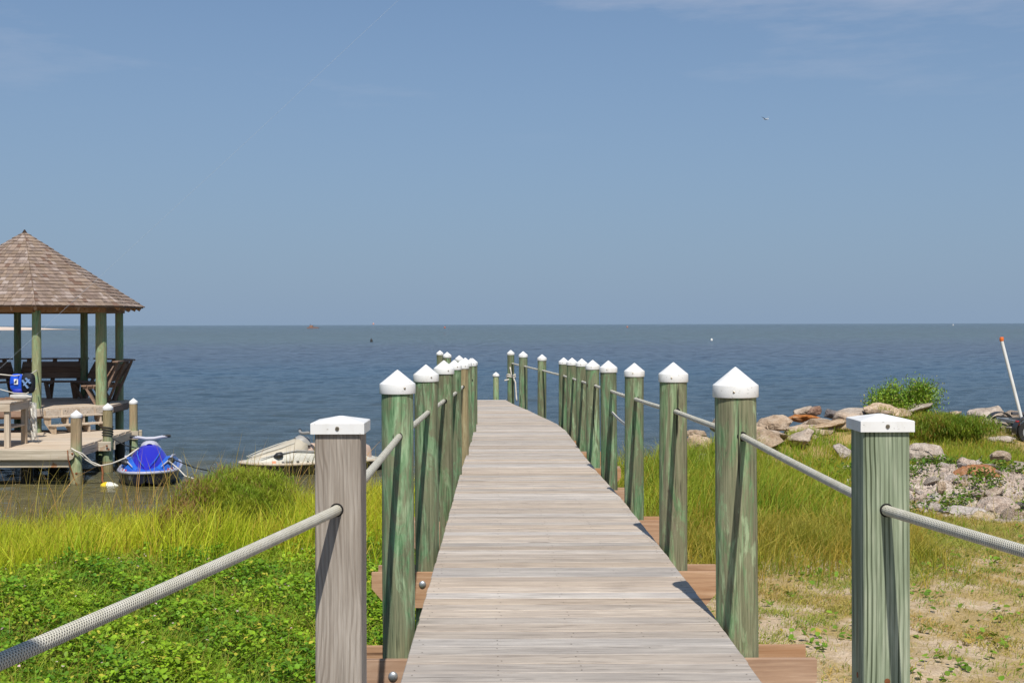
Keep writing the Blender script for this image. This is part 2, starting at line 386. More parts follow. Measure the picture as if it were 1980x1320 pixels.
def grid_mesh(name, xs, ys, fn):
    X, Y = np.meshgrid(xs, ys); Z = fn(X, Y)
    V = np.stack([X, Y, Z], -1).reshape(-1, 3); nx = len(xs); ny = len(ys)
    i = np.arange(nx - 1)[None, :] + nx * np.arange(ny - 1)[:, None]
    T = np.stack([i, i + 1, i + nx + 1, i + nx], -1).reshape(-1, 4)
    me = arr_mesh(name, V, T); me.shade_smooth(); return me
gx = np.concatenate([[-200, -100, -60, -40], np.linspace(-26, 26, 320), [40, 60, 100, 200]])
gy = np.concatenate([[-80, -40, -15], np.linspace(-6, 34, 280), [50, 90, 200]])
m, t, b = newmat('sandy_soil'); q = N(t)
v = q.coord(rand=False)
n1 = q.noise(v, .55, 5, .6); n2 = q.noise(v, 9, 6, .7); n3 = q.noise(v, 60, 4, .7)
sand = q.ramp(n2, [(.3, (.42, .31, .20)), (.55, (.60, .47, .33)), (.75, (.70, .58, .44))])
sand = q.mix(q.ramp(n3, [(.35, .6), (.55, 0.)]), sand, (.26, .19, .12))
thatch = q.ramp(n3, [(.3, (.16, .125, .05)), (.55, (.42, .30, .12)), (.75, (.56, .42, .22))])
spx = q.n('ShaderNodeSeparateXYZ'); q.l(v, spx.inputs[0])
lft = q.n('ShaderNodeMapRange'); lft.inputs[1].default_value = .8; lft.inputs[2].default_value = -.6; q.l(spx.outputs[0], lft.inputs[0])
far = q.n('ShaderNodeMapRange'); far.inputs[1].default_value = 12.5; far.inputs[2].default_value = 15.0; q.l(spx.outputs[1], far.inputs[0])
msk = q.math('MAXIMUM', q.math('MAXIMUM', lft.outputs[0], far.outputs[0]), q.ramp(q.noise(v, 1.6, 5, .7), [(.42, 0.), (.56, .9)]))
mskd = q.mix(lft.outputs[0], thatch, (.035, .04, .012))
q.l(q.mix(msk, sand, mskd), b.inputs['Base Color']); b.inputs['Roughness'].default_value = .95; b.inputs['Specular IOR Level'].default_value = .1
q.bump(n3, .6, .02, b, q.bump(n2, .6, .05, b))
gr = link('ground', grid_mesh('ground', gx, gy, ground), m); tag(gr, kind='structure')

# ---------------------------------------------------------------- water
m, t, b = newmat('sound_water'); q = N(t)
v = q.coord(rand=False); s = q.n('ShaderNodeSeparateXYZ'); q.l(v, s.inputs[0])
dist = s.outputs[1]
wobn = q.noise(q.coord((.004, .02, 1), rand=False), 1, 4, .6)
dd = q.math('MULTIPLY', dist, q.math('ADD', .62, q.math('MULTIPLY', wobn, .76)))
lg = q.math('DIVIDE', q.math('LOGARITHM', q.math('MAXIMUM', dd, 1.0), 10.0), 4.0)      # 10m .25, 100m .5, 1km .75
colr = q.ramp(lg, [(.28, (.135, .105, .035)), (.350, (.115, .10, .045)), (.378, (.050, .070, .075)), (.47, (.036, .074, .116)), (.515, (.046, .064, .096)), (.562, (.046, .054, .076)), (.60, (.052, .070, .060)), (.8, (.030, .046, .044))])
patch = q.noise(q.coord((.25, .5, 1), rand=False), 1, 3, .6)
colr = q.mix(q.math('MULTIPLY', q.ramp(patch, [(.5, 0.), (.7, 1.)]), .12), colr, (.14, .12, .05))
q.l(colr, b.inputs['Base Color']); b.inputs['Roughness'].default_value = .12; b.inputs['IOR'].default_value = 1.33
b.inputs['Specular IOR Level'].default_value = .5
w1 = q.noise(q.coord((.5, 1.5, 1), rand=False), 1.0, 3, .55, .4)
w2 = q.noise(q.coord((2.2, 5.2, 1), rand=False), 1.0, 4, .6, .5)
w3 = q.noise(q.coord((9, 19, 1), rand=False), 1.0, 3, .6, .3)
fmask = q.math('MULTIPLY', q.math('MINIMUM', q.math('DIVIDE', q.math('MAXIMUM', q.math('SUBTRACT', dist, 120.0), 0.0), 300.0), 1.0), w1)
p = q.bump(fmask, 1.0, .75, b); p = q.bump(w2, 1.0, .10, b, p); p = q.bump(w3, 1.0, .03, b, p)
def waves(X, Y):                 # wind chop: many short crested wavelets running mostly towards the shore
    r = np.random.default_rng(5); Z = X * 0
    for k in range(46):
        lam = .28 * (7.5 ** (k / 45)); th = r.normal(0, .42); kk = 2 * np.pi / lam; ph = r.uniform(0, 6.28)
        amp = .0062 * lam ** .95 * r.uniform(.5, 1.5)
        w1_ = np.sin(th) * X + np.cos(th) * Y + .12 * lam * np.sin(X * .9 / lam + ph)
        grp = .55 + .45 * np.sin(X * kk * .11 + ph * 3) * np.sin(Y * kk * .13 + ph * 5)
        Z = Z + amp * np.sin(kk * w1_ + ph) * grp
    fade = 1 - sstep((Y - 250) / 400.)
    calm = .55 + .45 * sstep((Y - 16) / 10.)
    return WZ + Z * fade * calm
ur = np.linspace(-.62, .62, 430); yr = 12.5 * np.exp(np.arange(0, 1000) * .0041)
U, Yg = np.meshgrid(ur, yr); Xg = U * Yg; Zg = waves(Xg, Yg)
V1 = np.stack([Xg, Yg, Zg], -1).reshape(-1, 3); nx = len(ur); ny = len(yr)
ii = np.arange(nx - 1)[None, :] + nx * np.arange(ny - 1)[:, None]; T1 = np.stack([ii, ii + 1, ii + nx + 1, ii + nx], -1).reshape(-1, 4)
wx = np.array([-30000, -8000, -2000, -400, -100, -40, -20, 0, 20, 40, 100, 400, 2000, 8000, 30000.]); wy = np.array([10., 14, 20, 30, 50, 100, 300, 1000, 4000, 12000, 40000])
Xf, Yf = np.meshgrid(wx, wy); V2 = np.stack([Xf, Yf, Xf * 0 + WZ - .09], -1).reshape(-1, 3); nf = len(wx)
ii = np.arange(nf - 1)[None, :] + nf * np.arange(len(wy) - 1)[:, None]; T2 = np.stack([ii, ii + 1, ii + nf + 1, ii + nf], -1).reshape(-1, 4) + len(V1)
me = arr_mesh('water', np.vstack([V1, V2]), np.vstack([T1, T2])); me.shade_smooth()
wt = link('water', me, m); tag(wt, kind='structure')

# ---------------------------------------------------------------- pier
RE = [(3.9, 1.05), (5.2, 1.045), (6.5, 1.035), (8.5, .993), (10.6, .943), (12.3, .876), (14.2, .82), (16, .79), (17.5, .757), (18.75, .672), (19.9, .515), (21.7, .277), (23.2, .048), (24.6, -.12)]
LE = [(3.9, -.475), (5.2, -.473), (8.5, -.49), (12.8, -.53), (16.5, -.53), (18, -.56), (20, -.70), (22, -1.02), (24.6, -1.33)]
def re_(y): return float(np.interp(y, [a for a, _ in RE], [b for _, b in RE]))
def le_(y): return float(np.interp(y, [a for a, _ in LE], [b for _, b in LE]))
pier = empty('pier', 'long weathered plank boardwalk running out over the water between two rows of green pilings', 'boardwalk', (0, 3.9, 0))
pi_ = Matrix.Translation((0, -3.9, 0))
def pchild(mb, name, m, smooth=None, parent=pier):
    o = mb.build(name, m, parent, smooth)
    if parent is pier: o.matrix_parent_inverse = pi_
    return o
y = 3.9; pitch = .1455; nails = MB()
while y < 24.6:
    y1 = y + pitch - .0055 - rnd.random() * .0015
    a0, a1, b0, b1 = le_(y), le_(y1), re_(y), re_(y1)
    j = rnd.uniform(-.0025, .0025); k = rnd.uniform(-.0025, .0025); zt = rnd.uniform(-.0015, .0015); e = .004
    vs = [(a0 + j, y, -.036), (b0 + k, y, -.036), (b1 + k, y1, -.036), (a1 + j, y1, -.036),
          (a0 + j, y, zt - e), (b0 + k, y, zt - e), (b1 + k, y1, zt - e), (a1 + j, y1, zt - e),
          (a0 + j + e, y + e, zt), (b0 + k - e, y + e, zt), (b1 + k - e, y1 - e, zt), (a1 + j + e, y1 - e, zt)]
    fs = [(0, 3, 2, 1), (8, 9, 10, 11)]
    for i in range(4):
        jn = (i + 1) % 4; fs += [(i, jn, 4 + jn, 4 + i), (4 + i, 4 + jn, 8 + jn, 8 + i)]
    pchild(MB().add(vs, fs), 'plank', M['deck'])
    wd = b0 - a0
    if y < 17:
        for u in (.03, .27, .50, .73, .97):
            for vv in (.035, .105):
                if rnd.random() < .35: continue
                X = a0 + wd * u + rnd.uniform(-.016, .016); Yn = y + vv + rnd.uniform(-.006, .006)
                nails.add([(X + .0035 * math.cos(a), Yn + .005 * math.sin(a), zt + .0012) for a in (0, 1.05, 2.1, 3.14, 4.2, 5.2)], [(0, 1, 2, 3, 4, 5)])
    y += pitch
tag(pchild(nails, 'nail_heads', plain('nail_head', (.12, .09, .07), .7)), kind='stuff')
# stringers under the planks
for u in (.02, .35, .66, .98):
    s_ = MB(); ys_ = [3.9, 6, 8.5, 10.6, 12.5, 14.5, 16.5, 18.5, 20, 22, 24.5]
    for a, c in zip(ys_[:-1], ys_[1:]):
        xa = le_(a) + .02 + (re_(a) - le_(a) - .04) * u; xc = le_(c) + .02 + (re_(c) - le_(c) - .04) * u
        s_.bar((xa, a, -.107), (xc, c, -.107), .04, .135)
    pchild(s_, 'stringer', M['beamy'])
# poles: name, x, Y, diameter, top z, cap diameter
PR = [(1.141, 6.29, .212, 1.282, .231), (1.087, 8.45, .19, 1.24, .203), (1.031, 10.6, .164, 1.169, .176), (.979, 12.5, .166, 1.135, .182),
      (.952, 14.5, .158, 1.084, .170), (.905, 16.3, .148, 1.05, .158), (.858, 17.8, .152, 1.02, .163), (.775, 19.1, .15, .99, .16),
      (.489, 20.7, .148, 1.0, .160), (.209, 22.77, .158, 1.007, .171), (-.02, 24.5, .138, .996, .148)]
PL = [(-.575, 6.29, .163, 1.272, .183), (-.575, 8.45, .162, 1.229, .175), (-.585, 10.55, .160, 1.197, .177), (-.568, 12.45, .138, 1.147, .150),
      (-.578, 14.3, .150, 1.10, .163), (-.587, 15.9, .160, 1.076, .172), (-.59, 17.4, .155, 1.029, .168), (-.594, 18.7, .145, .994, .158),
      (-.867, 20.6, .135, .99, .146), (-1.157, 22.3, .145, 1.01, .157), (-1.413, 24.4, .130, .995, .140)]
ordn = ['first', 'second', 'third', 'fourth', 'fifth', 'sixth', 'seventh', 'eighth', 'ninth', 'tenth', 'eleventh']
HZR = [.938, .909, .863, .828, .785, .747, .72, .71, .733, .734, .733]
HZL = [.939, .907, .854, .818, .785, .747, .72, .71, .72, .72, .72]
def cap_mb(r, zb, zt, n=28):     # conical plastic piling cap, rounded tip
    h = zt - zb; mb = MB()
    c = min(.062, h * .42)
    prof = [(r * .985, zb), (r, zb + .003), (r, zb + c * .92), (r * .985, zb + c), (r * .93, zb + c * 1.06)]
    for f in (.25, .5, .75, .9): prof.append((r * .93 * (1 - f * .97), zb + c * 1.06 + (h - c * 1.06) * f))
    prof.append((r * .05, zt - .003)); prof.append((r * .012, zt))
    return mb.lathe(prof, n)
def piling(name, X, Y, dia, top, capd, label, cat, group, m, zbot, holez=None, capw=None, screw=True, side=1):
    o = empty(name, label, cat, (X, Y, zbot), group)
    o.rotation_euler = (R(rnd.uniform(-.3, .3)), R(rnd.uniform(-.3, .3)), 0)
    ch = capd * .66
    mb = MB(); H = top - zbot; k = 12; prof = []
    for i in range(k + 1):
        f = i / k; prof.append((dia / 2 * (1.03 - .05 * f + rnd.uniform(-.012, .012)), f * (H - capd * .66 + .015)))
    mb.lathe(prof, 28, jit=.012)
    p_ = mb.build('pole', m, o, .9)
    c = cap_mb(capd / 2, H - ch, H).build('cap', M['pvc'], o, .6)
    if screw:
        sc_ = MB(); a = R(-90 + (12 if side > 0 else 12)) ; rr = capd / 2
        if side > 0: a = R(-104)
        else: a = R(-62)
        d = Vector((math.cos(a), math.sin(a), 0)); z = Vector((0, 0, 1)); sx = d.cross(z)
        sc_.lathe([(.0055, -.004), (.0055, .003), (.003, .0045)], 8, (rr * d.x, rr * d.y, H - ch + .03), 0, Matrix((sx, z, d)).transposed())
        sc_.build('screw', M['screw'], o)
    if holez is not None:
        hb = MB(); a = R(-90 + (8 if side > 0 else 4)); rr = dia / 2
        d = Vector((0, -1, 0)); z = Vector((0, 0, 1)); sx = d.cross(z)
        hx = .012 if side > 0 else .006
        yy = -math.sqrt(max(rr * rr - hx * hx, 0))
        hb.lathe([(.026, -.012), (.026, .0), (.024, .0015)], 16, (hx, yy + .004, holez - zbot), 0, Matrix((sx, z, d)).transposed())
        hb.build('rope_hole', M['black'], o)
    return o
for side, rows, hz in ((1, PR, HZR), (-1, PL, HZL)):
    nm = 'right' if side > 0 else 'left'
    for i, (X, Y, d, top, cd) in enumerate(rows):
        ext = ''
        if side > 0 and i == 0: ext = 'thickest green round piling, nearest the camera in the right row'
        elif side > 0 and i == 10: ext = 'green piling at the far right boardwalk corner with white rope knotted round it'
        elif side < 0 and i == 0: ext = 'green round piling just behind the grey square post, nearest in the left row'
        elif side < 0 and i == 10: ext = 'far left piling, farthest of all, its white cap showing above the row'
        elif side < 0 and i == 9: ext = 'white capped green piling at the far left, just right of the farthest one'
        elif side > 0 and i in (8, 9): ext = ('slender green piling standing apart past the bend on the right, nearer of two' if i == 8 else 'slender green piling past the bend, left neighbour is the rope-knotted corner piling')
        else: ext = '%s round green piling from the camera in the %s row, white cone cap' % (ordn[i], nm)
        mt = M['pole_grey'] if (side < 0 and i in (4,)) else M['pole']
        zb = -2.6 if Y > 18 else float(ground(X, Y)) - .4
        piling('piling', X, Y, d, top, cd, ext, 'piling', 'round capped pilings along the boardwalk', mt, zb, hz[i], side=side)
# beam pairs gripping the pilings
def beam(X0, X1, Yc, zt=-.16, h=.235, th=.038, cham=True):
    mb = MB(); c = .11 if cham else 0
    pr = [(X0, zt), (X1, zt), (X1, zt - h * .45), (X1 - c, zt - h), (X0 + c, zt - h), (X0, zt - h * .45)]
    vs = [(x, Yc - th / 2, z) for x, z in pr] + [(x, Yc + th / 2, z) for x, z in pr]; n = 6
    fs = [tuple(range(n)), tuple(reversed(range(n, 2 * n)))] + [(i, n + i, n + (i + 1) % n, (i + 1) % n) for i in range(n)]
    return pchild(mb.add(vs, fs), 'beam', M['beam'])
for i, Y in enumerate([6.29, 8.45, 10.6, 12.5, 14.4, 16.1, 17.6, 18.9]):
    r = PR[i][2] / 2
    rx = [1.505, 1.395, 1.33, 1.28, 1.25, 1.2, 1.15, 1.05][i]; lx = [-.96, -.945, -.93, -.93, -.92, -.93, -.93, -.93][i]
    beam(lx, rx, Y - r - .022); beam(lx + .02, rx + .005, Y + r + .022)
    if i < 2:
        for xb in [0]:
            z_ = -.237
            xb = {0: -.593, 1: -.604}[i]
            bo = MB(); bo.lathe([(.024, 0), (.024, .004), (.019, .010), (.008, .014)], 16, (xb, Y - r - .042, z_), 0, Matrix(((1, 0, 0), (0, 0, 1), (0, -1, 0))).transposed() @ Matrix.Identity(3))
            pchild(bo, 'bolt', M['galv'], .8)
for (a, c) in ((20.7, 1), (22.6, 1), (24.4, 1)):
    beam(le_(a) - .2, re_(a) + .12, a - .1, cham=False)

# square posts at the landward end
def square_post(X0, X1, Y0, top, apex, m, label, hole, zb=-1.5, dark=False):
    s_ = X1 - X0; xc = (X0 + X1) / 2; yc = Y0 + s_ / 2
    o = empty('square_post', label, 'post', (xc, yc, zb))
    MB().box((0, 0, (top + .02 - zb) / 2), (s_, s_, top + .02 - zb), bev=.004).build('post_shaft', m, o)
    c = MB(); r = s_ / 2 + .0115; H = top - zb; lh = .034
    rings = []
    for rr, z in ((r, H), (r, H + lh - .002), (r - .003, H + lh), (.006, H + lh + (apex - top - lh))):
        rings.append([(-rr, -rr, z), (rr, -rr, z), (rr, rr, z), (-rr, rr, z)])
    c.loft(rings, True); c.build('cap', M['pvc'], o)
    sc_ = MB(); sc_.lathe([(.0065, -.003), (.0065, .002), (.004, .0045)], 12, (.0, -r, H + lh / 2), 0, Matrix(((1, 0, 0), (0, 0, 1), (0, -1, 0))).transposed())
    sc_.build('screw', M['screw'], o, .8)
    hb = MB(); hb.lathe([(.021, -.01), (.021, .0), (.0195, .0012)], 24, (hole[0] - xc, -s_ / 2, hole[1] - zb), 0, Matrix(((1, 0, 0), (0, 0, 1), (0, -1, 0))).transposed())
    hb.build('rope_hole', M['black'], o)
    return o
square_post(-.60, -.46, 3.77, 1.169, 1.219, M['post_grey'], 'weathered grey-brown square post with flat white pyramid cap, left of the boardwalk', (-.534, .938))
sp2 = square_post(1.061, 1.201, 3.75, 1.173, 1.223, M['post_green'], 'greenish square post with flat white pyramid cap, right of the boardwalk', (1.13, .936))
for xx, zz in ((.0, .42), (-.1,.42)):
    MB().lathe([(.009, -.004), (.009, .001)], 10, (1.131 - 1.131 + .0, -.0702, zz + 1.5) if xx == 0 else (-.0702, 0, zz + 1.5), 0, Matrix(((1, 0, 0), (0, 0, 1), (0, -1, 0))).transposed() if xx == 0 else Matrix(((0, 1, 0), (0, 0, 1), (-1, 0, 0))).transposed()).build('knot', M['rust'], sp2)
square_post(-1.33, -1.19, .62, 1.169, 1.219, M['post_grey'], 'grey square post at the porch end of the left rope, behind the camera', (-1.24, .93))
square_post(1.68, 1.82, .72, 1.173, 1.223, M['post_green'], 'green square post at the porch end of the right rope, behind the camera', (1.73, .95))

def rope(name, pts, r, m, label, cat='rope', n=14, group=None, step=.02, uvl=1.0):
    P = [Vector(p) for p in pts]; D = [P[0]]
    for a, c in zip(P[:-1], P[1:]):
        k = max(1, int((c - a).length / step))
        for i in range(1, k + 1): D.append(a.lerp(c, i / k))
    mb = MB().tube(D, r, n); me = mb.mesh(name); me.shade_smooth()
    uvv = me.uv_layers.new(name='UVMap'); ln = [0]
    for a, c in zip(D[:-1], D[1:]): ln.append(ln[-1] + (c - a).length)
    for p_ in me.polygons:
        if len(p_.vertices) != 4: continue
        ks = [v_ % n for v_ in p_.vertices]; wrap = (max(ks) - min(ks)) > 1
        for li, v_ in zip(p_.loop_indices, p_.vertices):
            kk = v_ % n
            if wrap and kk == 0: kk = n
            uvv.data[li].uv = (ln[v_ // n], kk / n)
    me.materials.append(m); o = link(name, me); tag(o, label, cat, group); return o
def sag(a, c, s_, n=8):
    a = Vector(a); c = Vector(c)
    return [a.lerp(c, i / n) - Vector((0, 0, s_ * 4 * (i / n) * (1 - i / n))) for i in range(n + 1)]
def path(nodes, s_=.008):
    out_ = []
    for a, c in zip(nodes[:-1], nodes[1:]): out_ += sag(a, c, s_)[(1 if out_ else 0):]
    return out_
ln_ = [(-1.24, .55, .93), (-.91, 2.19, .906), (-.534, 3.76, .938)] + [(X + .006, Y, HZL[i]) for i, (X, Y, *_2) in enumerate(PL)]
rn_ = [(1.73, .65, .955), (1.13, 3.74, .936)] + [(X + .012, Y, HZR[i]) for i, (X, Y, *_2) in enumerate(PR)]
rope('rope', path(ln_, .004), .0160, M['rope'], 'thick braided white rope threaded through the posts on the left side of the boardwalk')
rope('rope', path(rn_, .004), .0160, M['rope'], 'thick braided white rope threaded through the posts on the right side of the boardwalk')
rope('rope', sag((1.0, 12.5, .62), (1.04, 10.62, .60), .02), .012, M['rope_thin'], 'short lower rope slung between the third and fourth right pilings')
# knotted line on the far right corner piling
kx, ky = -.02, 24.5
loop = [(kx + .085 * math.cos(a), ky + .085 * math.sin(a), .44 + .012 * math.sin(a * 2) + a * .006) for a in np.linspace(0, 4 * math.pi, 34)]
loop = [(kx - .13, ky - .1, .40)] + loop + [(kx + .02, ky - .1, .47), (kx + .05, ky - .11, .44), (kx + .085, ky - .12, .36), (kx + .10, ky - .13, .1), (kx + .11, ky - .16, -.0)]
rope('mooring_rope', loop, .014, M['rope_thin'], 'white rope knotted round the far right corner piling, its tail hanging to the deck', step=.05)
rope('rope_tail', [(kx - .02, ky - .09, .66), (kx + .0, ky - .1, .55), (kx + .03, ky - .1, .45)], .013, M['rope_thin'], 'short white rope end hanging down the face of the far right corner piling', step=.05)
piling('piling', -.32, 25.35, .118, .53, .142, 'short green piling standing alone in the water beyond the end of the boardwalk', 'piling', None, M['pole_shore'], -2.6)

# ---------------------------------------------------------------- deck under the camera; unseen roof added to shade the left rope's near end
pd = empty('house_deck', 'plank deck at the landward end of the boardwalk, under the camera', 'deck', (0, 0, 0))
yy = 3.75
while yy > -3:
    MB().box((.25, yy + .07, -.02), (3.9 if yy < 3.3 else 1.5, .14, .036), bev=.004).build('plank', M['deck'], pd)
    yy -= .1455
pr_ = empty('shade_roof', 'unseen roof added behind and above the camera to shade the left rope', 'roof', (0, 0, 0))
MB().box((-.9, -1.15, 3.06), (2.9, 3.7, .12)).build('shade_roof_panel', M['bench'], pr_)
for xx in (-2.2, .4):
    for yy_ in (-2.8,): MB().box((xx, yy_, .65), (.14, .14, 4.7), bev=.004).build('shade_roof_post', M['post_grey'], pr_)

# ---------------------------------------------------------------- dock
DZ = -.91
dock = empty('dock', 'low pale plank dock in front of the thatched-looking gazebo, at the left edge', 'dock', (-9, 24.2, WZ))
dock['label'] = 'low pale timber dock with rusty stained front beams, under and in front of the gazebo'
dinv = Matrix.Translation((9, -24.2, -WZ))
def dch(mb, name, m, smooth=None, parent=dock):
    o = mb.build(name, m, parent, smooth); o.matrix_parent_inverse = dinv; return o
Y = 24.2
while Y < 28.65:
    xr = -8.63 - (Y - 24.2) * .035 + rnd.uniform(-.012, .012)
    dch(MB().box(((xr - 16.5) / 2, Y + .07, DZ - .018 + rnd.uniform(-.002, .002)), (xr + 16.5, .138, .036), bev=.004), 'deck_board', M['dockx'])
    Y += .1455
def stained(nm):
    m, t, b = newmat(nm); q = N(t)
    v = q.coord((1, 1, 1), rand=False); g = q.noise(q.coord((.05, 1, 1)), 30, 5, .6)
    c = q.ramp(g, [(.3, (.30, .25, .18)), (.6, (.50, .43, .33)), (.8, (.60, .53, .43))])
    r_ = q.noise(q.coord((1, 1, .55), rand=False), 4.2, 4, .6)
    c = q.mix(q.ramp(r_, [(.60, 0.), (.68, .85)]), c, (.34, .13, .035))
    q.l(c, b.inputs['Base Color']); b.inputs['Roughness'].default_value = .85; q.bump(g, .3, .004, b); return m
M['stained'] = stained('rust_stained_beam')
mb = MB().box((-12.3, 24.15, -1.015), (7.3, .05, .205), bev=.012)
mb.lathe([(.1, -.026), (.1, .026)], 20, (-8.62, 24.15, -1.015), 0, Matrix(((1, 0, 0), (0, 0, 1), (0, -1, 0))).transposed())
dch(mb, 'front_beam', M['stained'])
dch(MB().box((-12.4, 24.24, -1.19), (7.5, .05, .16), bev=.01), 'front_beam', M['stained'])
def bolt(c, r=.022):
    dch(MB().lathe([(r, -.01), (r, .006), (r * .5, .012)], 10, c, 0, Matrix(((1, 0, 0), (0, 0, 1), (0, -1, 0))).transposed()), 'bolt', M['rust'])
bolt((-8.55, 24.12, -.99)); bolt((-8.5, 24.19, -1.38)); bolt((-8.49, 25.98, -1.02)); bolt((-8.45, 25.98, -1.09))
for (Yb, xe) in ((26.05, -8.42), (28.62, -8.62)):
    dch(MB().box(((xe - 16) / 2, Yb, -1.035), (xe + 16, .05, .2), bev=.008), 'cross_beam', M['stained'])
    dch(MB().box(((xe - 16) / 2, Yb + .28, -1.035), (xe + 16, .05, .2), bev=.008), 'cross_beam', M['stained'])
dch(MB().bar((-8.64, 24.18, -1.035), (-8.79, 28.6, -1.035), .05, .17), 'side_beam', M['docky'])
for (X, Yp) in ((-9.62, 24.6), (-9.75, 26.4), (-10.2, 28.2), (-11.2, 24.6), (-12.5, 26.5), (-8.95, 28.3)):
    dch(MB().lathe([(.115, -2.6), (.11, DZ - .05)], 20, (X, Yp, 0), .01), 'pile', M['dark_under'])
for nm, x, yb, Yp, d, top, lab in (
    ('mooring_pile', 146.5, 0, 24.3, .215, 789, 'white capped mooring pile at the near corner of the dock, with a bolted beam end'),
    ('mooring_pile', 207.5, 0, 26.2, .205, 776, 'white capped mooring pile wrapped with thin black line, middle of the dock edge'),
    ('mooring_pile', 258.0, 0, 28.72, .188, 766.5, 'white capped mooring pile at the far dock corner behind the blue jet ski')):
    X = (x - 990) * Yp / F; zt = 1.5 - (top - 626) * Yp / F
    o = piling(nm, X, Yp, d, zt, d * 1.06, lab, 'mooring pile', 'capped mooring piles along the dock edge', M['pole_moor'], -2.7, None, screw=False)
    algae = MB().lathe([(d * .53, WZ + .01 + 2.7), (d * .535, WZ + .16 + 2.7), (d * .515, WZ + .24 + 2.7)], 24, (0, 0, 0), .02)
    algae.build('tide_mark', M['pole_grey'], o, .9)

# ---------------------------------------------------------------- gazebo
GC = Vector((-11.775, 30.0, 0)); GE = 26.0
gz = empty('gazebo', 'eight sided gazebo with brown cedar shingle roof on green posts, standing over the water', 'gazebo', (GC.x, GC.y, WZ))
ginv = Matrix.Translation((-GC.x, -GC.y, -WZ))
def gch(mb, name, m, smooth=None, parent=None):
    o = mb.build(name, m, parent or gz, smooth)
    if parent is None or parent is gz: o.matrix_parent_inverse = ginv
    else: pass
    return o
def gp(r, a, z=0): return Vector((GC.x + r * math.cos(R(a)), GC.y + r * math.sin(R(a)), z))
FZ = -.37
# posts
for a, d in ((-64, .205), (-19, .26), (26, .20), (71, .19), (116, .18), (161, .19), (206, .2), (251, .21)):
    p_ = gp(2.2, GE - 26 + a)
    if a == -64: p_.x = -10.735
    mb = MB(); prof = [(d / 2 * (1.02 - .05 * i / 10 + rnd.uniform(-.02, .02)), -2.6 + i * (1.84 + 2.6) / 10) for i in range(11)]
    gch(mb.lathe(prof, 24, (p_.x, p_.y, 0), .014), 'post', M['pole_shore'], .9)
# floor
def octa(r, z0, z1, off=0):
    pts = [gp(r, GE + off + 45 * k) for k in range(8)]
    return MB().loft([[Vector((p.x, p.y, z0)) for p in pts], [Vector((p.x, p.y, z1)) for p in pts]], True)
gch(octa(2.42, FZ - .22, FZ - .045), 'floor_frame', M['bench'])
fl = []
n_ = Vector((math.cos(R(-41.5)), math.sin(R(-41.5)), 0)); t_ = Vector((-n_.y, n_.x, 0))
ap = 2.5 * math.cos(R(22.5)); k = -ap
while k < ap - .05:      # floor boards parallel to the stair side, cut to the octagon
    def hw(u):
        u = abs(u); return (ap if u < ap * math.tan(R(22.5)) else ap - (u - ap * math.tan(R(22.5))))
    k1 = min(k + .14, ap); a0, a1 = hw(k), hw(k1)
    vs = []
    for z in (FZ - .04, FZ):
        for (kk, hh) in ((k, -a0), (k, a0), (k1, a1), (k1, -a1)):
            P_ = GC + n_ * kk + t_ * hh; vs.append((P_.x, P_.y, z))
    gch(MB().add(vs, [(0, 3, 2, 1), (4, 5, 6, 7), (0, 1, 5, 4), (1, 2, 6, 5), (2, 3, 7, 6), (3, 0, 4, 7)]), 'floor_board', M['dockx'])
    k += .146
# fascia on each side of the floor
for k in range(8):
    a0, a1 = gp(2.52, GE + 45 * k, FZ - .1), gp(2.52, GE + 45 * (k + 1), FZ - .1)
    gch(MB().bar(a0, a1, .035, .13), 'fascia', M['bench'] if k != 6 else M['dockx'])
# steps down to the dock
st = gch(MB().box((0, 0, 0), (.01, .01, .01)), 'steps', M['dockx'])
o_ = GC + n_ * (ap + .03) - t_ * .12
mbs = []
for u in (-.62, -.2, .2, .62):
    prof = [(0, FZ - .045), (.02, FZ - .045), (.02, FZ - .2), (.26, FZ - .2), (.26, FZ - .38), (.5, FZ - .38), (.5, DZ + .002), (.36, DZ + .002), (0, FZ - .3)]
    vs = []
    for du in (-.02, .02):
        for (s_, z) in prof:
            P_ = o_ + n_ * s_ + t_ * (u + du); vs.append((P_.x, P_.y, z))
    n9 = len(prof); fs = [tuple(range(n9)), tuple(reversed(range(n9, 2 * n9)))] + [(i, n9 + i, n9 + (i + 1) % n9, (i + 1) % n9) for i in range(n9)]
    mbs.append(MB().add(vs, fs))
bpy.data.objects.remove(st)
st = empty('steps', None, None, (0, 0, 0)); st.parent = gz; st.matrix_parent_inverse = ginv
for mb in mbs: gch(mb, 'stringer', M['dockz'], None, st)
for i, z in ((0, FZ - .18), (1, FZ - .36)):
    c = o_ + n_ * (.15 + .24 * i)
    gch(MB().box((c.x, c.y, z), (.27, 1.34, .036), Matrix((n_, t_, Vector((0, 0, 1)))).transposed(), .004), 'tread', M['docky'], None, st)
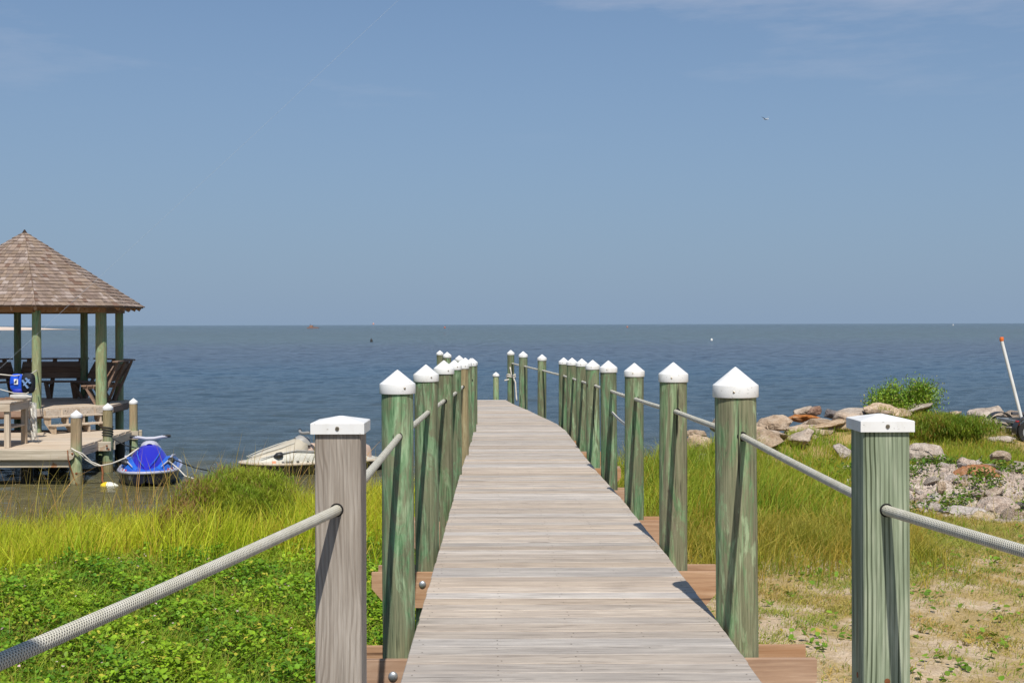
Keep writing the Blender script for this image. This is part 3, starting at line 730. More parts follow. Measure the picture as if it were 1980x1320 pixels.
# benches
for k, side in enumerate((3.5, 48.5, 93.5, 138.5, 183.5, 228.5)):
    nn = Vector((math.cos(R(side)), math.sin(R(side)), 0)); tt = Vector((-nn.y, nn.x, 0))
    be = empty('bench', None, None, (0, 0, 0)); be.parent = gz; be.matrix_parent_inverse = ginv
    ro = Matrix((tt, nn, Vector((0, 0, 1)))).transposed()
    def at(r, u, z): P_ = GC + nn * r + tt * u; return Vector((P_.x, P_.y, z))
    L_ = 1.5
    for r in (1.60, 1.74, 1.88): gch(MB().box(at(r, 0, FZ + .44), (L_, .125, .035), ro, .004), 'seat_board', M['bench'], None, be)
    lean = Vector((0, .30, .62)).normalized()
    for i in range(3):
        f = .06 + i * .215; c = at(2.06 + f * .40 + .02, 0, FZ + .54 + f * .66)
        bn = (nn * .40 + Vector((0, 0, 1)) * .66).normalized(); r2 = Matrix((tt, bn, tt.cross(bn))).transposed()
        gch(MB().box(c, (L_ + .1, .158, .03), r2, .004), 'back_board', M['bench'], None, be)
    gch(MB().box(at(2.36, 0, FZ + 1.01), (L_ + .22, .13, .035), ro, .004), 'top_rail', M['bench'], None, be)
    for u in (-.66, 0, .66):
        gch(MB().bar(at(1.97, u, FZ), at(2.38, u, FZ + .99), .05, .1, tuple(tt)), 'upright', M['bench'], None, be)
        gch(MB().bar(at(1.86, u, FZ), at(1.62, u, FZ + .42), .05, .1, tuple(tt)), 'bench_leg', M['bench'], None, be)
        gch(MB().bar(at(1.56, u, FZ + .40), at(2.12, u, FZ + .40), .05, .07), 'seat_support', M['bench'], None, be)
# ring beam, rafters
for k in range(8):
    a0, a1 = gp(2.3, GE + 45 * k, 1.875), gp(2.3, GE + 45 * (k + 1), 1.875)
    gch(MB().bar(a0, a1, .07, .15), 'ring_beam', M['beam'])
    gch(MB().bar(gp(2.72, GE + 45 * k, 1.90), gp(.2, GE + 45 * k, 3.52), .06, .12), 'rafter', M['beam'])
    for u in (.25, .5, .75):
        b0 = gp(2.2, GE + 45 * k, 1.95).lerp(gp(2.2, GE + 45 * (k + 1), 1.95), u); b1 = gp(2.72, GE + 45 * k, 1.875).lerp(gp(2.72, GE + 45 * (k + 1), 1.875), u)
        gch(MB().bar(b0 + Vector((0, 0, .16)), b1, .05, .09), 'rafter_tail', M['beam'])
# roof
RE_, ZE, ZA = 2.8, 1.95, 3.76
roof = octa(RE_ - .03, ZE - .01, ZE + .01)
roof = MB()
pts = [gp(RE_ - .02, GE + 45 * k, ZE - .012) for k in range(8)]
roof.loft([[Vector((p.x, p.y, ZE - .03)) for p in pts], [Vector((p.x, p.y, ZE)) for p in pts], [gp(.02, GE + 45 * k, ZA - .03) for k in range(8)]], True)
ro_ = gch(roof, 'roof', M['bench'])
def shingle_mat():
    m, t, b = newmat('cedar_shingle'); q = N(t)
    a = q.n('ShaderNodeVertexColor', layer_name='Col'); g = q.noise(q.coord((1, 1, .25), rand=False), 45, 4, .6)
    g2 = q.noise(q.coord(rand=False), 1.3, 3, .5)
    c = q.mix(q.ramp(g, [(.3, .45), (.65, 0.)]), a.outputs[0], (.13, .085, .06))
    c = q.mix(q.ramp(g2, [(.45, 0.), (.7, .35)]), c, (.17, .11, .085))
    q.l(c, b.inputs['Base Color']); b.inputs['Roughness'].default_value = .9; b.inputs['Specular IOR Level'].default_value = .15
    q.bump(g, .4, .006, b); return m
M['shingle'] = shingle_mat()
courses = 22; sh_list = []
for k in range(8):
    c0, c1 = gp(RE_, GE + 45 * k, ZE), gp(RE_, GE + 45 * (k + 1), ZE); apx = Vector((GC.x, GC.y, ZA)); mid = (c0 + c1) / 2
    slope = (apx - mid); sl_ = slope.length; sn = slope.normalized(); tt = (c1 - c0).normalized(); nr = tt.cross(sn).normalized()
    if nr.z < 0: nr = -nr
    W = (c1 - c0).length
    for i in range(courses):
        f0 = i / courses - .006; f1 = min((i + 1) / courses + .02, .995)
        u = -W / 2 * (1 - f0) - rnd.uniform(0, .06)
        while u < W / 2 * (1 - f0):
            wdt = rnd.uniform(.07, .14); u1 = u + wdt - .004
            lo0, hi0 = -W / 2 * (1 - f0), W / 2 * (1 - f0); lo1, hi1 = -W / 2 * (1 - f1), W / 2 * (1 - f1)
            a0, b0 = max(u, lo0), min(u1, hi0); a1, b1 = min(max(u, lo1), hi1), max(min(u1, hi1), lo1)
            if b0 - a0 > .012:
                dr = rnd.uniform(-.006, .004); th = rnd.uniform(.016, .026)
                P0 = lambda uu, ff, hh: mid + sn * (sl_ * ff) + tt * uu + nr * hh
                g0 = f0 + dr / sl_
                vs = [P0(a0, g0, .008), P0(b0, g0, .008), P0(b1, f1, .001), P0(a1, f1, .001), P0(a0, g0, .008 + th), P0(b0, g0, .008 + th), P0(b1, f1, .006), P0(a1, f1, .006)]
                tone = rnd.random(); base = np.array([.32, .25, .215]) * (1 - tone * .42) + np.array([.05, .03, .0]) * rnd.random()
                if rnd.random() < .12: base = np.array([.40, .33, .29])
                if rnd.random() < .06: base = np.array([.19, .12, .09])
                sh_list.append((k, i, (b0 - a0), vs, base))
            u += wdt
FC = [(0, 3, 2, 1), (4, 5, 6, 7), (0, 1, 5, 4), (1, 2, 6, 5), (2, 3, 7, 6), (3, 0, 4, 7)]
def shingle_obj(name, items, kind=None):
    mb = MB(); cl = []
    for it in items: mb.add(it[3], FC); cl += [it[4]] * 8
    me = mb.mesh(name); a = me.color_attributes.new('Col', 'FLOAT_COLOR', 'POINT')
    c4 = np.ones((len(cl), 4), np.float32); c4[:, :3] = np.array(cl); a.data.foreach_set('color', c4.ravel())
    me.materials.append(M['shingle']); o = link(name, me, None, ro_)
    o.matrix_parent_inverse = Matrix.Identity(4)
    if kind: o['kind'] = kind
    return o
front = [s_ for s_ in sh_list if s_[0] in (6, 7)]        # the two slopes that face the camera
front.sort(key=lambda s_: (s_[1], -s_[2])); sel = front[:300]; ids = set(id(s_) for s_ in sel)
for s_ in sel: shingle_obj('shingle', [s_])
shingle_obj('shingle_courses', [s_ for s_ in sh_list if id(s_) not in ids], 'stuff')
fin = MB().lathe([(.10, ZA - .07), (.05, ZA - .0), (.012, ZA + .06)], 8, (GC.x, GC.y, 0)); gch(fin, 'roof_cap', M['shingle'])
fin.v and None

# ---------------------------------------------------------------- table, net, life vest, line on the dock
tb = empty('work_table', 'pale wooden work table on the dock with bits of gear on top', 'table', (-10.8, 25, DZ))
ti = Matrix.Translation((10.8, -25, -DZ))
def tch(mb, name, m, p=tb, inv=None, smooth=None):
    o = mb.build(name, m, p, smooth); o.matrix_parent_inverse = inv or ti; return o
for i in range(7): tch(MB().box((-10.85, 24.5 + .15 * i + .02, -.02), (1.95, .142, .035), bev=.004), 'top_board', M['dockx'])
tch(MB().box((-10.85, 24.47, -.12), (1.9, .04, .15), bev=.004), 'apron', M['dockx']); tch(MB().box((-9.93, 24.97, -.12), (.04, .95, .15), bev=.004), 'apron', M['docky'])
tch(MB().box((-10.85, 25.45, -.12), (1.9, .04, .15), bev=.004), 'apron', M['dockx'])
tch(MB().box((-10.85, 24.95, -.52), (1.8, .85, .04), bev=.004), 'shelf', M['dockx'])
for X in (-9.98, -11.7):
    for Yl in (24.54, 25.38): tch(MB().box((X, Yl, (DZ - .04) / 2), (.1, .1, -.04 - DZ), bev=.006), 'leg', M['dockz'])
M['grey'] = plain('faded_grey_plastic', (.42, .40, .37), .6, 0, .4, .2, 8)
M['dark'] = plain('dark_plastic', (.02, .02, .022), .5)
rl = tag(MB().lathe([(.0, -.2), (.05, -.19), (.06, -.12), (.06, .12), (.03, .19), (.03, .24)], 14, (0, 0, 0), 0, Matrix(((0, 1, 0), (0, 0, 1), (1, 0, 0))).transposed()).build('plastic_bottle', M['grey'], None, .8, (-9.95, 25.1, .06)), 'dirty white plastic bottle lying on the dock table', 'bottle')
mb = MB()
for i in range(5): mb.bar((-10.5 + .1 * i, 24.7 + .1 * i, .02 + .01 * i), (-10.1 + .03 * i, 25.0 + .08 * i, .03), .06, .03)
tag(mb.build('wood_scraps', M['bench']), 'small heap of dark wooden scraps on the dock table', 'scraps')
# cast net draped at the end of the table
V_ = []; nu, nv = 26, 20
for j in range(nv):
    f = j / (nv - 1)
    for i in range(nu):
        g = i / (nu - 1)
        wdt = .55 + .25 * f
        V_.append((-10.06 + .24 * g * (1 + .5 * f) + .02 * math.sin(g * 40 + f * 3), 25.55 + .06 * math.sin(g * 30 + 2) + .12 * f * math.sin(g * 5), -.03 - .8 * f + .05 * math.sin(g * 9 + 1) * f - .06 * (1 - f) * g))
fs = [(j * nu + i, j * nu + i + 1, j * nu + nu + i + 1, j * nu + nu + i) for j in range(nv - 1) for i in range(nu - 1)]
nm, t, b = newmat('grey_netting'); q = N(t)
b.inputs['Base Color'].default_value = (.62, .60, .55, 1); b.inputs['Roughness'].default_value = .9
g = q.noise(q.coord((1, 1, .12), rand=False), 60, 4, .7); q.l(q.ramp(g, [(.38, .15), (.55, 1.)]), b.inputs['Alpha'])
tag(MB().add(V_, fs).build('fishing_net', nm, None, 3), 'grey fishing net draped over the right end of the dock table', 'net')
# line and life vest
rope('washing_line', [px(-60, 716, 26), px(0, 721, 26), px(28, 724, 26), px(62, 719, 26.6), px(71, 713, 27.9)], .012, M['rope_thin'], 'pale line tied to a gazebo post, with the blue life vest hanging on it', step=.2)
lv = empty('life_vest', 'blue and black life vest with small white patch, hanging on a line', 'life vest', tuple(px(42, 740, 26.2)))
M['vblue'] = plain('vest_blue', (.01, .085, .62), .6, 0, .3, .2, 12); M['vblack'] = plain('vest_black', (.012, .014, .02), .7, 0, .3, .3, 20); M['vlight'] = plain('vest_pale_blue', (.16, .27, .48), .6)
M['white'] = plain('matt_white', (.8, .8, .78), .6)
def blob(cx, cz, sx, sz, sy, p=3.0, n=20):
    mb = MB(); rings = []
    for j in range(9):
        v_ = -1 + 2 * j / 8; r = math.sqrt(max(0, 1 - abs(v_) ** 2.4))
        ring = []
        for i in range(n):
            a = 2 * math.pi * i / n; c, s_ = math.cos(a), math.sin(a)
            ring.append(Vector((cx + sx * (.15 + .85 * r) * math.copysign(abs(c) ** .6, c) * (1 + .06 * math.sin(5 * v_ + cx)), sy * v_, cz + sz * (.15 + .85 * r) * math.copysign(abs(s_) ** .6, s_))))
        rings.append(ring)
    return mb.loft(rings, True)
blob(-.10, .03, .155, .19, .07).build('front_panel', M['vblue'], lv, 3)
blob(.13, .02, .145, .22, .09).build('front_panel', M['vblack'], lv, 3)
blob(-.08, -.15, .12, .07, .075).build('lower_panel', plain('vest_deep_blue', (.008, .02, .35), .6), lv, 3)
for (a, c) in (((.05, .09), (.17, -.08)), ((.2, .1), (.08, -.02)), ((.12, .13), (.22, .02))):
    MB().bar((a[0], -.095, a[1]), (c[0], -.10, c[1]), .03, .05, (0, 1, 0)).build('pale_stripe', M['vlight'], lv)
pt = MB().box((-.09, -.085, .055), (.085, .012, .115), bev=.003).build('patch', M['white'], lv)
MB().box((-.09, -.092, .05), (.03, .004, .045)).add([(-.105, -.0935, .073), (-.075, -.0935, .073), (-.09, -.0935, .09)], [(0, 1, 2)]).build('patch_mark', M['dark'], pt)
for dx in (-.14, .05): MB().bar((dx, 0, .17), (dx + .03, 0, .24), .04, .015, (0, 1, 0)).build('strap', M['vblack'], lv)
rope('slack_line', [px(-40, 745, 26), px(0, 750, 26), px(26, 757, 26), px(50, 758, 26), px(66, 752, 26.5), px(70, 748, 27.8)], .010, M['rope_thin'], 'slack pale line looping under the life vest', step=.3)

# ---------------------------------------------------------------- jet skis
def gloss(name, c, rough=.25): 
    m, t, b = newmat(name); b.inputs['Base Color'].default_value = (*c, 1); b.inputs['Roughness'].default_value = rough; b.inputs['Coat Weight'].default_value = .4; return m
def jetski(label, loc, heading, hull_c, deck_m, hood_m, side_m, seat_m, bar_m, stripe_m, marks, markcols, roll=0):
    o = empty('jet_ski', label, 'jet ski', (*loc, WZ), 'jet skis moored by the dock'); o.rotation_euler = (roll, 0, heading)
    S = [(-1.5, .46, .20, -.06), (-1.0, .54, .215, -.12), (-.2, .585, .225, -.15), (.6, .57, .235, -.14), (1.05, .47, .25, -.06), (1.35, .30, .265, .05), (1.5, .14, .275, .15), (1.56, .02, .28, .22)]
    hull = MB(); rings = []
    for (x, w_, zg, zk) in S:
        r = [(x, w_, zg), (x, w_ * .97, zg * .55 + zk * .2), (x, w_ * .72, zk * .5), (x, w_ * .3, zk * .9), (x, 0, zk)]
        ring = [Vector(p) for p in r] + [Vector((p[0], -p[1], p[2])) for p in reversed(r[:-1])]
        rings.append(ring)
    hull.loft(rings, False)
    hull.add([p for p in rings[0]], [tuple(range(len(rings[0])))]); hull.build('hull', hull_c, o, .7)
    dk = MB(); rings = []
    for (x, w_, zg, zk) in S:
        e = max(.12, 1 - max(0, x) * .1)
        k_ = 1.0 if x > -.9 else .45
        tp = float(np.interp(x, [.5, 1.1, 1.56], [1, .62, .08])); r = [(w_ * .99, zg + .02), (w_ * .9, zg + .075 * e * k_ * tp), (w_ * .66, zg + (.12 if x > .0 else .05) * tp), (w_ * .42, zg + (.21 if x > .2 else .05) * tp), (w_ * .2, zg + (.25 if x > .2 else .04) * tp), (0, zg + (.26 if x > .2 else .04) * tp)]
        rings.append([Vector((x, p[0], p[1])) for p in r] + [Vector((x, -p[0], p[1])) for p in reversed(r[:-1])])
    dk.loft(rings); dk.build('deck', deck_m, o, .6)
    rail = MB(); pts = [(x, w_ + .012, zg + .01) for (x, w_, zg, zk) in S] 
    pts = pts + [(x, -y_, z) for x, y_, z in reversed(pts)]
    rail.tube(pts, .03, 8); rail.build('bumper_rail', stripe_m, o, .9)
    # hood
    H = [(1.50, .03, .27, .03), (1.28, .15, .27, .13), (1.0, .28, .28, .24), (.74, .37, .29, .30), (.50, .40, .30, .38), (.32, .35, .33, .40), (.16, .24, .38, .35), (.1, .09, .42, .32)]
    def hoodring(x, w_, zb, h, n=15, e=.75):
        return [Vector((x, w_ * math.copysign(abs(math.cos(a)) ** e, math.cos(a)), zb + h * (math.sin(a) ** e if math.sin(a) > 0 else 0))) for a in np.linspace(0, math.pi, n)]
    MB().loft([hoodring(*h, e=.98) for h in H]).build('hood', hood_m, o, .9)
    # side cowls beside the hood
    for s_ in (-1, 1):
        c_ = MB(); rings = []
        for (x, y0, w_, h) in ((1.40, .10, .06, .03), (1.0, .28, .15, .17), (.6, .36, .17, .26), (.1, .38, .15, .22), (-.5, .42, .11, .12), (-1.1, .42, .09, .07)):
            rings.append([Vector((x, s_ * (y0 + w_ * math.cos(a)), .25 + h * max(0, math.sin(a)))) for a in np.linspace(0, math.pi, 9)])
        c_.loft(rings).build('side_cowl', side_m, o, .9)
    for s_ in (-1, 1):
        MB().tube([(1.22, s_ * .27, .375), (.9, s_ * .40, .46), (.5, s_ * .45, .515), (0, s_ * .47, .47), (-.6, s_ * .47, .385), (-1.1, s_ * .46, .33)], [.008, .018, .02, .018, .014, .008], 6).build('trim_strip', bar_m, o, .9)
        MB().tube([(1.40, s_ * .05, .40), (1.1, s_ * .15, .485), (.75, s_ * .21, .575), (.45, s_ * .22, .66)], [.006, .011, .011, .006], 6).build('hood_crease', side_m, o, .9)
    # seat
    T_ = [(.2, .12, .28, .30), (.0, .15, .27, .34), (-.35, .175, .26, .33), (-.75, .19, .25, .36), (-1.15, .18, .24, .34), (-1.32, .14, .24, .26), (-1.38, .06, .24, .16)]
    MB().loft([hoodring(x, w_, zb, h, 13, .55) for x, w_, zb, h in T_]).build('seat', seat_m, o, 1.1)
    # handlebars
    MB().loft([hoodring(.36, .10, .60, .14, 11, .9), hoodring(.24, .19, .60, .19, 11, .8), hoodring(.08, .17, .58, .16, 11, .8), hoodring(.04, .08, .58, .1, 11, .7)]).build('handlebar_pod', bar_m, o, .9)
    hb = MB().tube([(.10, .36, .86), (.16, .22, .85), (.2, .08, .83), (.2, -.08, .83), (.16, -.22, .85), (.10, -.36, .86)], .03, 8); h_ = hb.build('handlebar', bar_m, o, .9)
    for s_ in (-1, 1):
        MB().tube([(.14, s_ * .25, .855), (.09, s_ * .39, .865)], .033, 8).build('grip', M['dark'], h_, .9)
        mi = MB().loft([[Vector((x_, s_ * (y0 + w_ * math.cos(a)), z0 + h * math.sin(a))) for a in np.linspace(0, 2 * math.pi, 10, endpoint=False)] for (x_, y0, w_, z0, h) in ((.98, .40, .02, .42, .02), (.93, .43, .07, .44, .055), (.84, .44, .075, .45, .06), (.80, .44, .03, .45, .03))], True)
        mi.build('mirror', M['dark'], o, .9)
    # registration marks and decals, flat print on both flanks
    for s_ in (-1, 1):
        for (x, z, w_, h_2, ci) in marks:
            yb = float(np.interp(x, [a[0] for a in S], [a[1] for a in S])) * .985 + .008
            sl2 = float(np.interp(x + .05, [a[0] for a in S], [a[1] for a in S])) * .985 + .008 - yb
            vs = [(x - w_ / 2, s_ * (yb - sl2 / .05 * w_ / 2), z), (x + w_ / 2, s_ * (yb + sl2 / .05 * w_ / 2), z), (x + w_ / 2, s_ * (yb - .03 + sl2 / .05 * w_ / 2), z + h_2), (x - w_ / 2, s_ * (yb - .03 - sl2 / .05 * w_ / 2), z + h_2)]
            MB().add(vs, [(0, 1, 2, 3)]).build('decal', markcols[ci], o)
    return o
mr = plain('decal_red', (.6, .08, .06), .4); mw = plain('decal_white', (.75, .75, .78), .4); mk = plain('decal_dark', (.05, .05, .05), .5); mo = plain('decal_orange', (.65, .2, .08), .5)
MKS = [(1.15, .275, .05, .05, 0), (1.08, .275, .05, .05, 1), (1.0, .275, .07, .05, 0), (.9, .275, .06, .05, 1), (.8, .275, .05, .05, 1), (.7, .275, .05, .05, 1)]
jetski('blue and white jet ski facing the camera, roped to the dock', (-7.33, 25.15), R(-77), gloss('black_hull', (.008, .01, .03), .35), gloss('blue_deck', (.012, .09, .55)), gloss('deep_blue_hood', (.014, .012, .42), .3), gloss('blue_cowl', (.015, .12, .58)), plain('seat_lilac', (.42, .42, .50), .5), plain('grey_pod', (.45, .45, .52), .45), gloss('lilac_rail', (.42, .42, .52), .4), MKS, [mr, mw])
MKW = [(1.0, .27, .07, .06, 1), (.82, .275, .05, .04, 0), (.70, .275, .14, .04, 0), (.52, .275, .06, .04, 0), (.3, .275, .03, .03, 0)]
jetski('faded cream white jet ski side-on behind the reeds, partly hidden by the grey post', (-4.25, 26.2), R(212), gloss('brown_black_hull', (.02, .015, .012), .5), plain('cream_deck', (.50, .47, .39), .5, 0, .5, .15, 5), plain('cream_hood', (.46, .41, .32), .5, 0, .5, .15, 5), plain('cream_cowl', (.52, .50, .43), .5, 0, .5, .1, 5), plain('pinkish_seat', (.52, .38, .30), .6), plain('grey_handle', (.30, .29, .27), .5), plain('tan_rail', (.48, .40, .30), .6), MKW, [mk, mo])
fb = empty('mooring_buoy', 'small yellow and white mooring float lying in the water beside the blue jet ski', 'buoy', tuple(px(210, 938, 23.9)))
ax = Matrix(((0, 1, 0), (0, 0, 1), (1, 0, 0))).transposed()
MB().lathe([(.01, -.16), (.05, -.15), (.085, -.09), (.088, -.03)], 16, (0, 0, 0), 0, ax).build('yellow_end', plain('float_yellow', (.75, .52, .02), .5), fb, .8)
MB().lathe([(.088, -.0299), (.085, .04), (.06, .12), (.02, .18), (.005, .19)], 16, (0, 0, 0), 0, ax).build('white_end', plain('float_white', (.7, .7, .6), .5), fb, .8)
def mline(pts, r, m, label): return rope('mooring_line', pts, r, m, label, 'mooring line', 6, 'mooring lines of the jet skis', .3)
a = px(146, 872, 24.15)
mline([px(137, 864, 24.1), px(147, 870, 24.1), px(158, 874, 24.1), px(175, 890, 24.3), px(194, 898, 24.4), px(215, 894, 24.3), px(240, 884, 24.2), px(262, 868, 24.5), px(268, 864, 24.6)], .016, M['rope_thin'], 'pale doubled line sagging from the near dock pile to the blue jet ski')
mline([px(150, 872, 24.15), px(165, 886, 24.2), px(182, 897, 24.3), px(195, 899, 24.4)], .014, M['rope_thin'], 'second pale line hanging beside the sagging one at the near dock pile')
mline([px(196, 898, 24.4), px(198, 912, 24.2), px(197, 926, 24.0), px(201, 936, 23.9)], .02, M['rust'], 'rusty line running down to the yellow float')
mline([px(130, 868, 24.1), px(131, 885, 24.1), px(134, 896, 24.15), px(145, 930, 24.2), px(151, 937, 24.1)], .012, M['rust'], 'short rusty cord hanging from the near dock beam end')
mline([px(327, 890, 24.3), px(345, 905, 24.0), px(357, 918, 23.8), px(373, 923, 23.7)], .013, M['rope_thin'], 'thin white line trailing right from the blue jet ski into the water')
mline([px(330, 884, 24.5), px(352, 893, 24.8), px(375, 902, 25), px(402, 908, 25.3)], .012, M['rope_black'], 'dark line trailing right from the blue jet ski')
mline([px(218, 846, 26.1), px(240, 858, 25.6), px(263, 864, 25)], .012, M['rope_black'], 'black line from the wrapped dock pile down to the blue jet ski')
p2 = Vector(((207.5 - 990) * 26.2 / F, 26.2, 0))
hel = []
for i in range(60):
    a = i * .42; hel.append((p2.x + .112 * math.cos(a), p2.y + .112 * math.sin(a), 1.5 - (821 + 20 * (i / 60) + 3 * math.sin(a) - 626) * 26.2 / F))
mline(hel, .011, M['rope_black'], 'black line wound round the middle dock pile')
p3 = Vector(((258 - 990) * 28.72 / F, 28.72, 0))
mline([(p3.x + .1 * math.cos(a), p3.y + .1 * math.sin(a), -.96 + .01 * math.sin(a)) for a in np.linspace(0, 6.28, 18)], .014, M['rope_thin'], 'pale line tied round the far corner dock pile')

# ---------------------------------------------------------------- boat trailer with guide poles
tr = empty('boat_trailer', 'small galvanised boat trailer parked on the grass at the right edge', 'trailer', (11, 26, -1.05))
tri = Matrix.Translation((-11, -26, 1.05)); gz_ = lambda x: x
def trc(mb, name, m, smooth=None, p=None):
    o = mb.build(name, m, p or tr, smooth)
    if p is None: o.matrix_parent_inverse = tri
    return o
TG = float(ground(10.8, 25.6)); WX, WYn, wr = 10.62, 25.55, .235
for Yw in (WYn, WYn + 1.5):
    whe = empty('wheel', None, None, (0, 0, 0)); whe.parent = tr; whe.matrix_parent_inverse = tri
    axm = Matrix(((1, 0, 0), (0, 0, 1), (0, -1, 0))).transposed()
    trc(MB().lathe([(wr * .55, -.07), (wr * .93, -.075), (wr, -.05), (wr, .05), (wr * .93, .075), (wr * .55, .07)], 30, (WX, Yw, TG + wr), 0, axm), 'tyre', plain('tyre_rubber', (.018, .018, .018), .85), .8, whe)
    trc(MB().lathe([(wr * .1, -.02), (wr * .2, .02), (wr * .45, .03), (wr * .56, .076), (wr * .6, .078)], 24, (WX, Yw, TG + wr), 0, axm), 'rim', M['galv'], .8, whe)
    fe = MB(); r0, r1 = wr + .05, wr + .065; rings = []
    for a in np.linspace(R(-8), R(188), 17):
        c, s_ = math.cos(a), math.sin(a)
        rings.append([Vector((WX + r * c, Yw + yv, TG + wr + .02 + r * s_)) for r, yv in ((r0, -.11), (r1, -.115), (r1, .115), (r0, .11))])
    trc(fe.loft(rings, True), 'fender', plain('black_fender', (.03, .028, .026), .45), .9)
FZt = TG + .40
for Yw in (WYn + .28, WYn + 1.22): trc(MB().bar((10.45, Yw, FZt), (14.2, WYn + .75 + (Yw - WYn - .75) * .35, FZt + .05), .05, .09), 'frame_rail', M['galv'])
for X in (10.5, 11.6, 12.7): trc(MB().box((X, WYn + .75, FZt + .02), (.06, 1.15 - (X - 10.5) * .2, .06)), 'cross_member', M['galv'])
trc(MB().bar((14.1, WYn + .75, FZt + .04), (15.6, WYn + .75, FZt + .04), .07, .09), 'drawbar', M['galv'])
trc(MB().bar((WX, WYn, TG + wr), (WX, WYn + 1.5, TG + wr), .05, .05), 'axle', M['galv'])
for yv in (.45, 1.05): trc(MB().box((11.8, WYn + yv, FZt + .15), (2.2, .1, .06), bev=.01), 'bunk', plain('bunk_carpet', (.08, .08, .09), .95))
trc(MB().box((10.50, WYn + .12, FZt + .005), (.14, .32, .1)), 'light_bracket', M['galv'])
trc(MB().box((10.41, WYn + .02, FZt + .03), (.05, .14, .09), bev=.008), 'tail_light', plain('red_lens', (.5, .02, .015), .3))
for (yv, pxa, lab) in ((.05, 1938.5, 0), (1.4, 1965, 1)):
    Yg = WYn + yv; base = Vector((10.52, Yg, FZt + .05)); topx = (1938.5 - 990) * WYn / F + .0; top_ = Vector((topx, Yg, 1.5 - (663 - 629) * WYn / F))
    if lab: continue
    pl = trc(MB().tube([base + (top_ - base) * .06, top_], .034, 12), 'guide_pole', M['pvc'], .9)
    trc(MB().tube([base - Vector((0, 0, .1)), base + (top_ - base) * .14], .022, 8), 'pole_bracket', M['galv'], .9)
    oc = MB().lathe([(.036, -.01), (.042, .0), (.042, .05), (.036, .075)], 12, top_).build('pole_cap', plain('orange_cap', (.75, .16, .03), .5), pl, .8)
    oc.matrix_parent_inverse = Matrix.Identity(4)

# ---------------------------------------------------------------- rocks
def rock_mesh(seed, flat=.6, pts=16, sub=1):
    r = random.Random(seed); bm = bmesh.new()
    for _ in range(pts):
        v_ = Vector((r.gauss(0, 1), r.gauss(0, 1), r.gauss(0, 1))).normalized() * r.uniform(.8, 1.05); v_.z *= flat; v_.x *= 1.1; bm.verts.new(v_)
    res = bmesh.ops.convex_hull(bm, input=bm.verts)
    bmesh.ops.delete(bm, geom=[g for g in res['geom_interior'] if isinstance(g, bmesh.types.BMVert)], context='VERTS')
    bmesh.ops.bevel(bm, geom=list(bm.edges), offset=.07, segments=1, affect='EDGES', profile=.5)
    bmesh.ops.triangulate(bm, faces=bm.faces)
    bmesh.ops.subdivide_edges(bm, edges=[e for e in bm.edges if e.calc_length() > .35], cuts=2, use_grid_fill=False)
    bmesh.ops.triangulate(bm, faces=bm.faces)
    from mathutils import noise as mn
    for v_ in bm.verts:
        n1 = mn.noise(v_.co * 2.2 + Vector((seed, 0, 0))); n2 = mn.noise(v_.co * 6 + Vector((seed, 3, 0)))
        v_.co += v_.co.normalized() * (n1 * .12 + n2 * .045)
    bmesh.ops.recalc_face_normals(bm, faces=bm.faces)
    me = bpy.data.meshes.new('rock'); bm.to_mesh(me); bm.free(); me.shade_smooth(); me.set_sharp_from_angle(angle=.55); return me
def rockmat(name, c1, c2, c3):
    m, t, b = newmat(name); q = N(t); v = q.coord()
    g = q.noise(v, 2.2, 6, .65); g2 = q.noise(v, 14, 5, .7); g3 = q.noise(v, 5, 3, .5)
    c = q.ramp(g, [(.3, c1), (.5, c2), (.7, c3)]); c = q.mix(q.ramp(g2, [(.34, .5), (.46, 0.)]), c, tuple(x * .4 for x in c1))
    r = q.orand(); hv = q.n('ShaderNodeHueSaturation'); q.l(c, hv.inputs['Color']); q.l(q.math('ADD', q.math('MULTIPLY', r, .35), .8), hv.inputs['Value'])
    q.l(q.math('ADD', q.math('MULTIPLY', q.math('FRACT', q.math('MULTIPLY', r, 31.)), .6), .7), hv.inputs['Saturation'])
    q.l(hv.outputs[0], b.inputs['Base Color']); b.inputs['Roughness'].default_value = .92; b.inputs['Specular IOR Level'].default_value = .15
    q.bump(g2, .8, .04, b, q.bump(g3, .7, .12, b)); return m
RM = {'tan': rockmat('tan_rock', (.33, .24, .17), (.52, .405, .305), (.66, .55, .44)), 'orange': rockmat('orange_rock', (.26, .11, .06), (.45, .23, .13), (.52, .36, .25)),
      'dark': rockmat('dark_grey_rock', (.13, .11, .105), (.22, .19, .18), (.30, .27, .26)), 'cream': rockmat('cream_rock', (.50, .36, .20), (.68, .54, .36), (.75, .65, .50)), 'pale': rockmat('pale_rubble_rock', (.40, .31, .25), (.60, .49, .41), (.74, .64, .56))}
RMS = {}
for kk, mt in RM.items():
    for i in range(8 if kk in ('tan', 'pale') else 3):
        me = rock_mesh(len(RMS) * 13 + i, [.6, .45, .8][i % 3], 14 + i * 2); me.materials.append(mt); RMS[(kk, i)] = me
def rock(kind, i, X, Y, z, sx, sy, sz, rz, label, group=None, tilt=(0, 0)):
    me = RMS[(kind, i % (8 if kind in ('tan', 'pale') else 3))]
    o = bpy.data.objects.new('rock', me); COL.objects.link(o); o.location = (X, Y, z); o.scale = (sx, sy, sz); o.rotation_euler = (tilt[0], tilt[1], rz)
    return tag(o, label, 'rock', group)
def rpx(kind, i, x, y, Y, wpx, hpx, label, dep=None, rz=0, tilt=(0, 0)):   # rock placed by where its top and centre show
    s_ = Y / F; P_ = px(x, y, Y); f = [.6, .45, .8][(i % 8) % 3]
    sx = wpx * s_ / 2 / 1.1; sz = hpx * s_ / 2 / f
    return rock(kind, i, P_.x, Y, P_.z, sx, dep or sx, sz, rz, label, None, tilt)
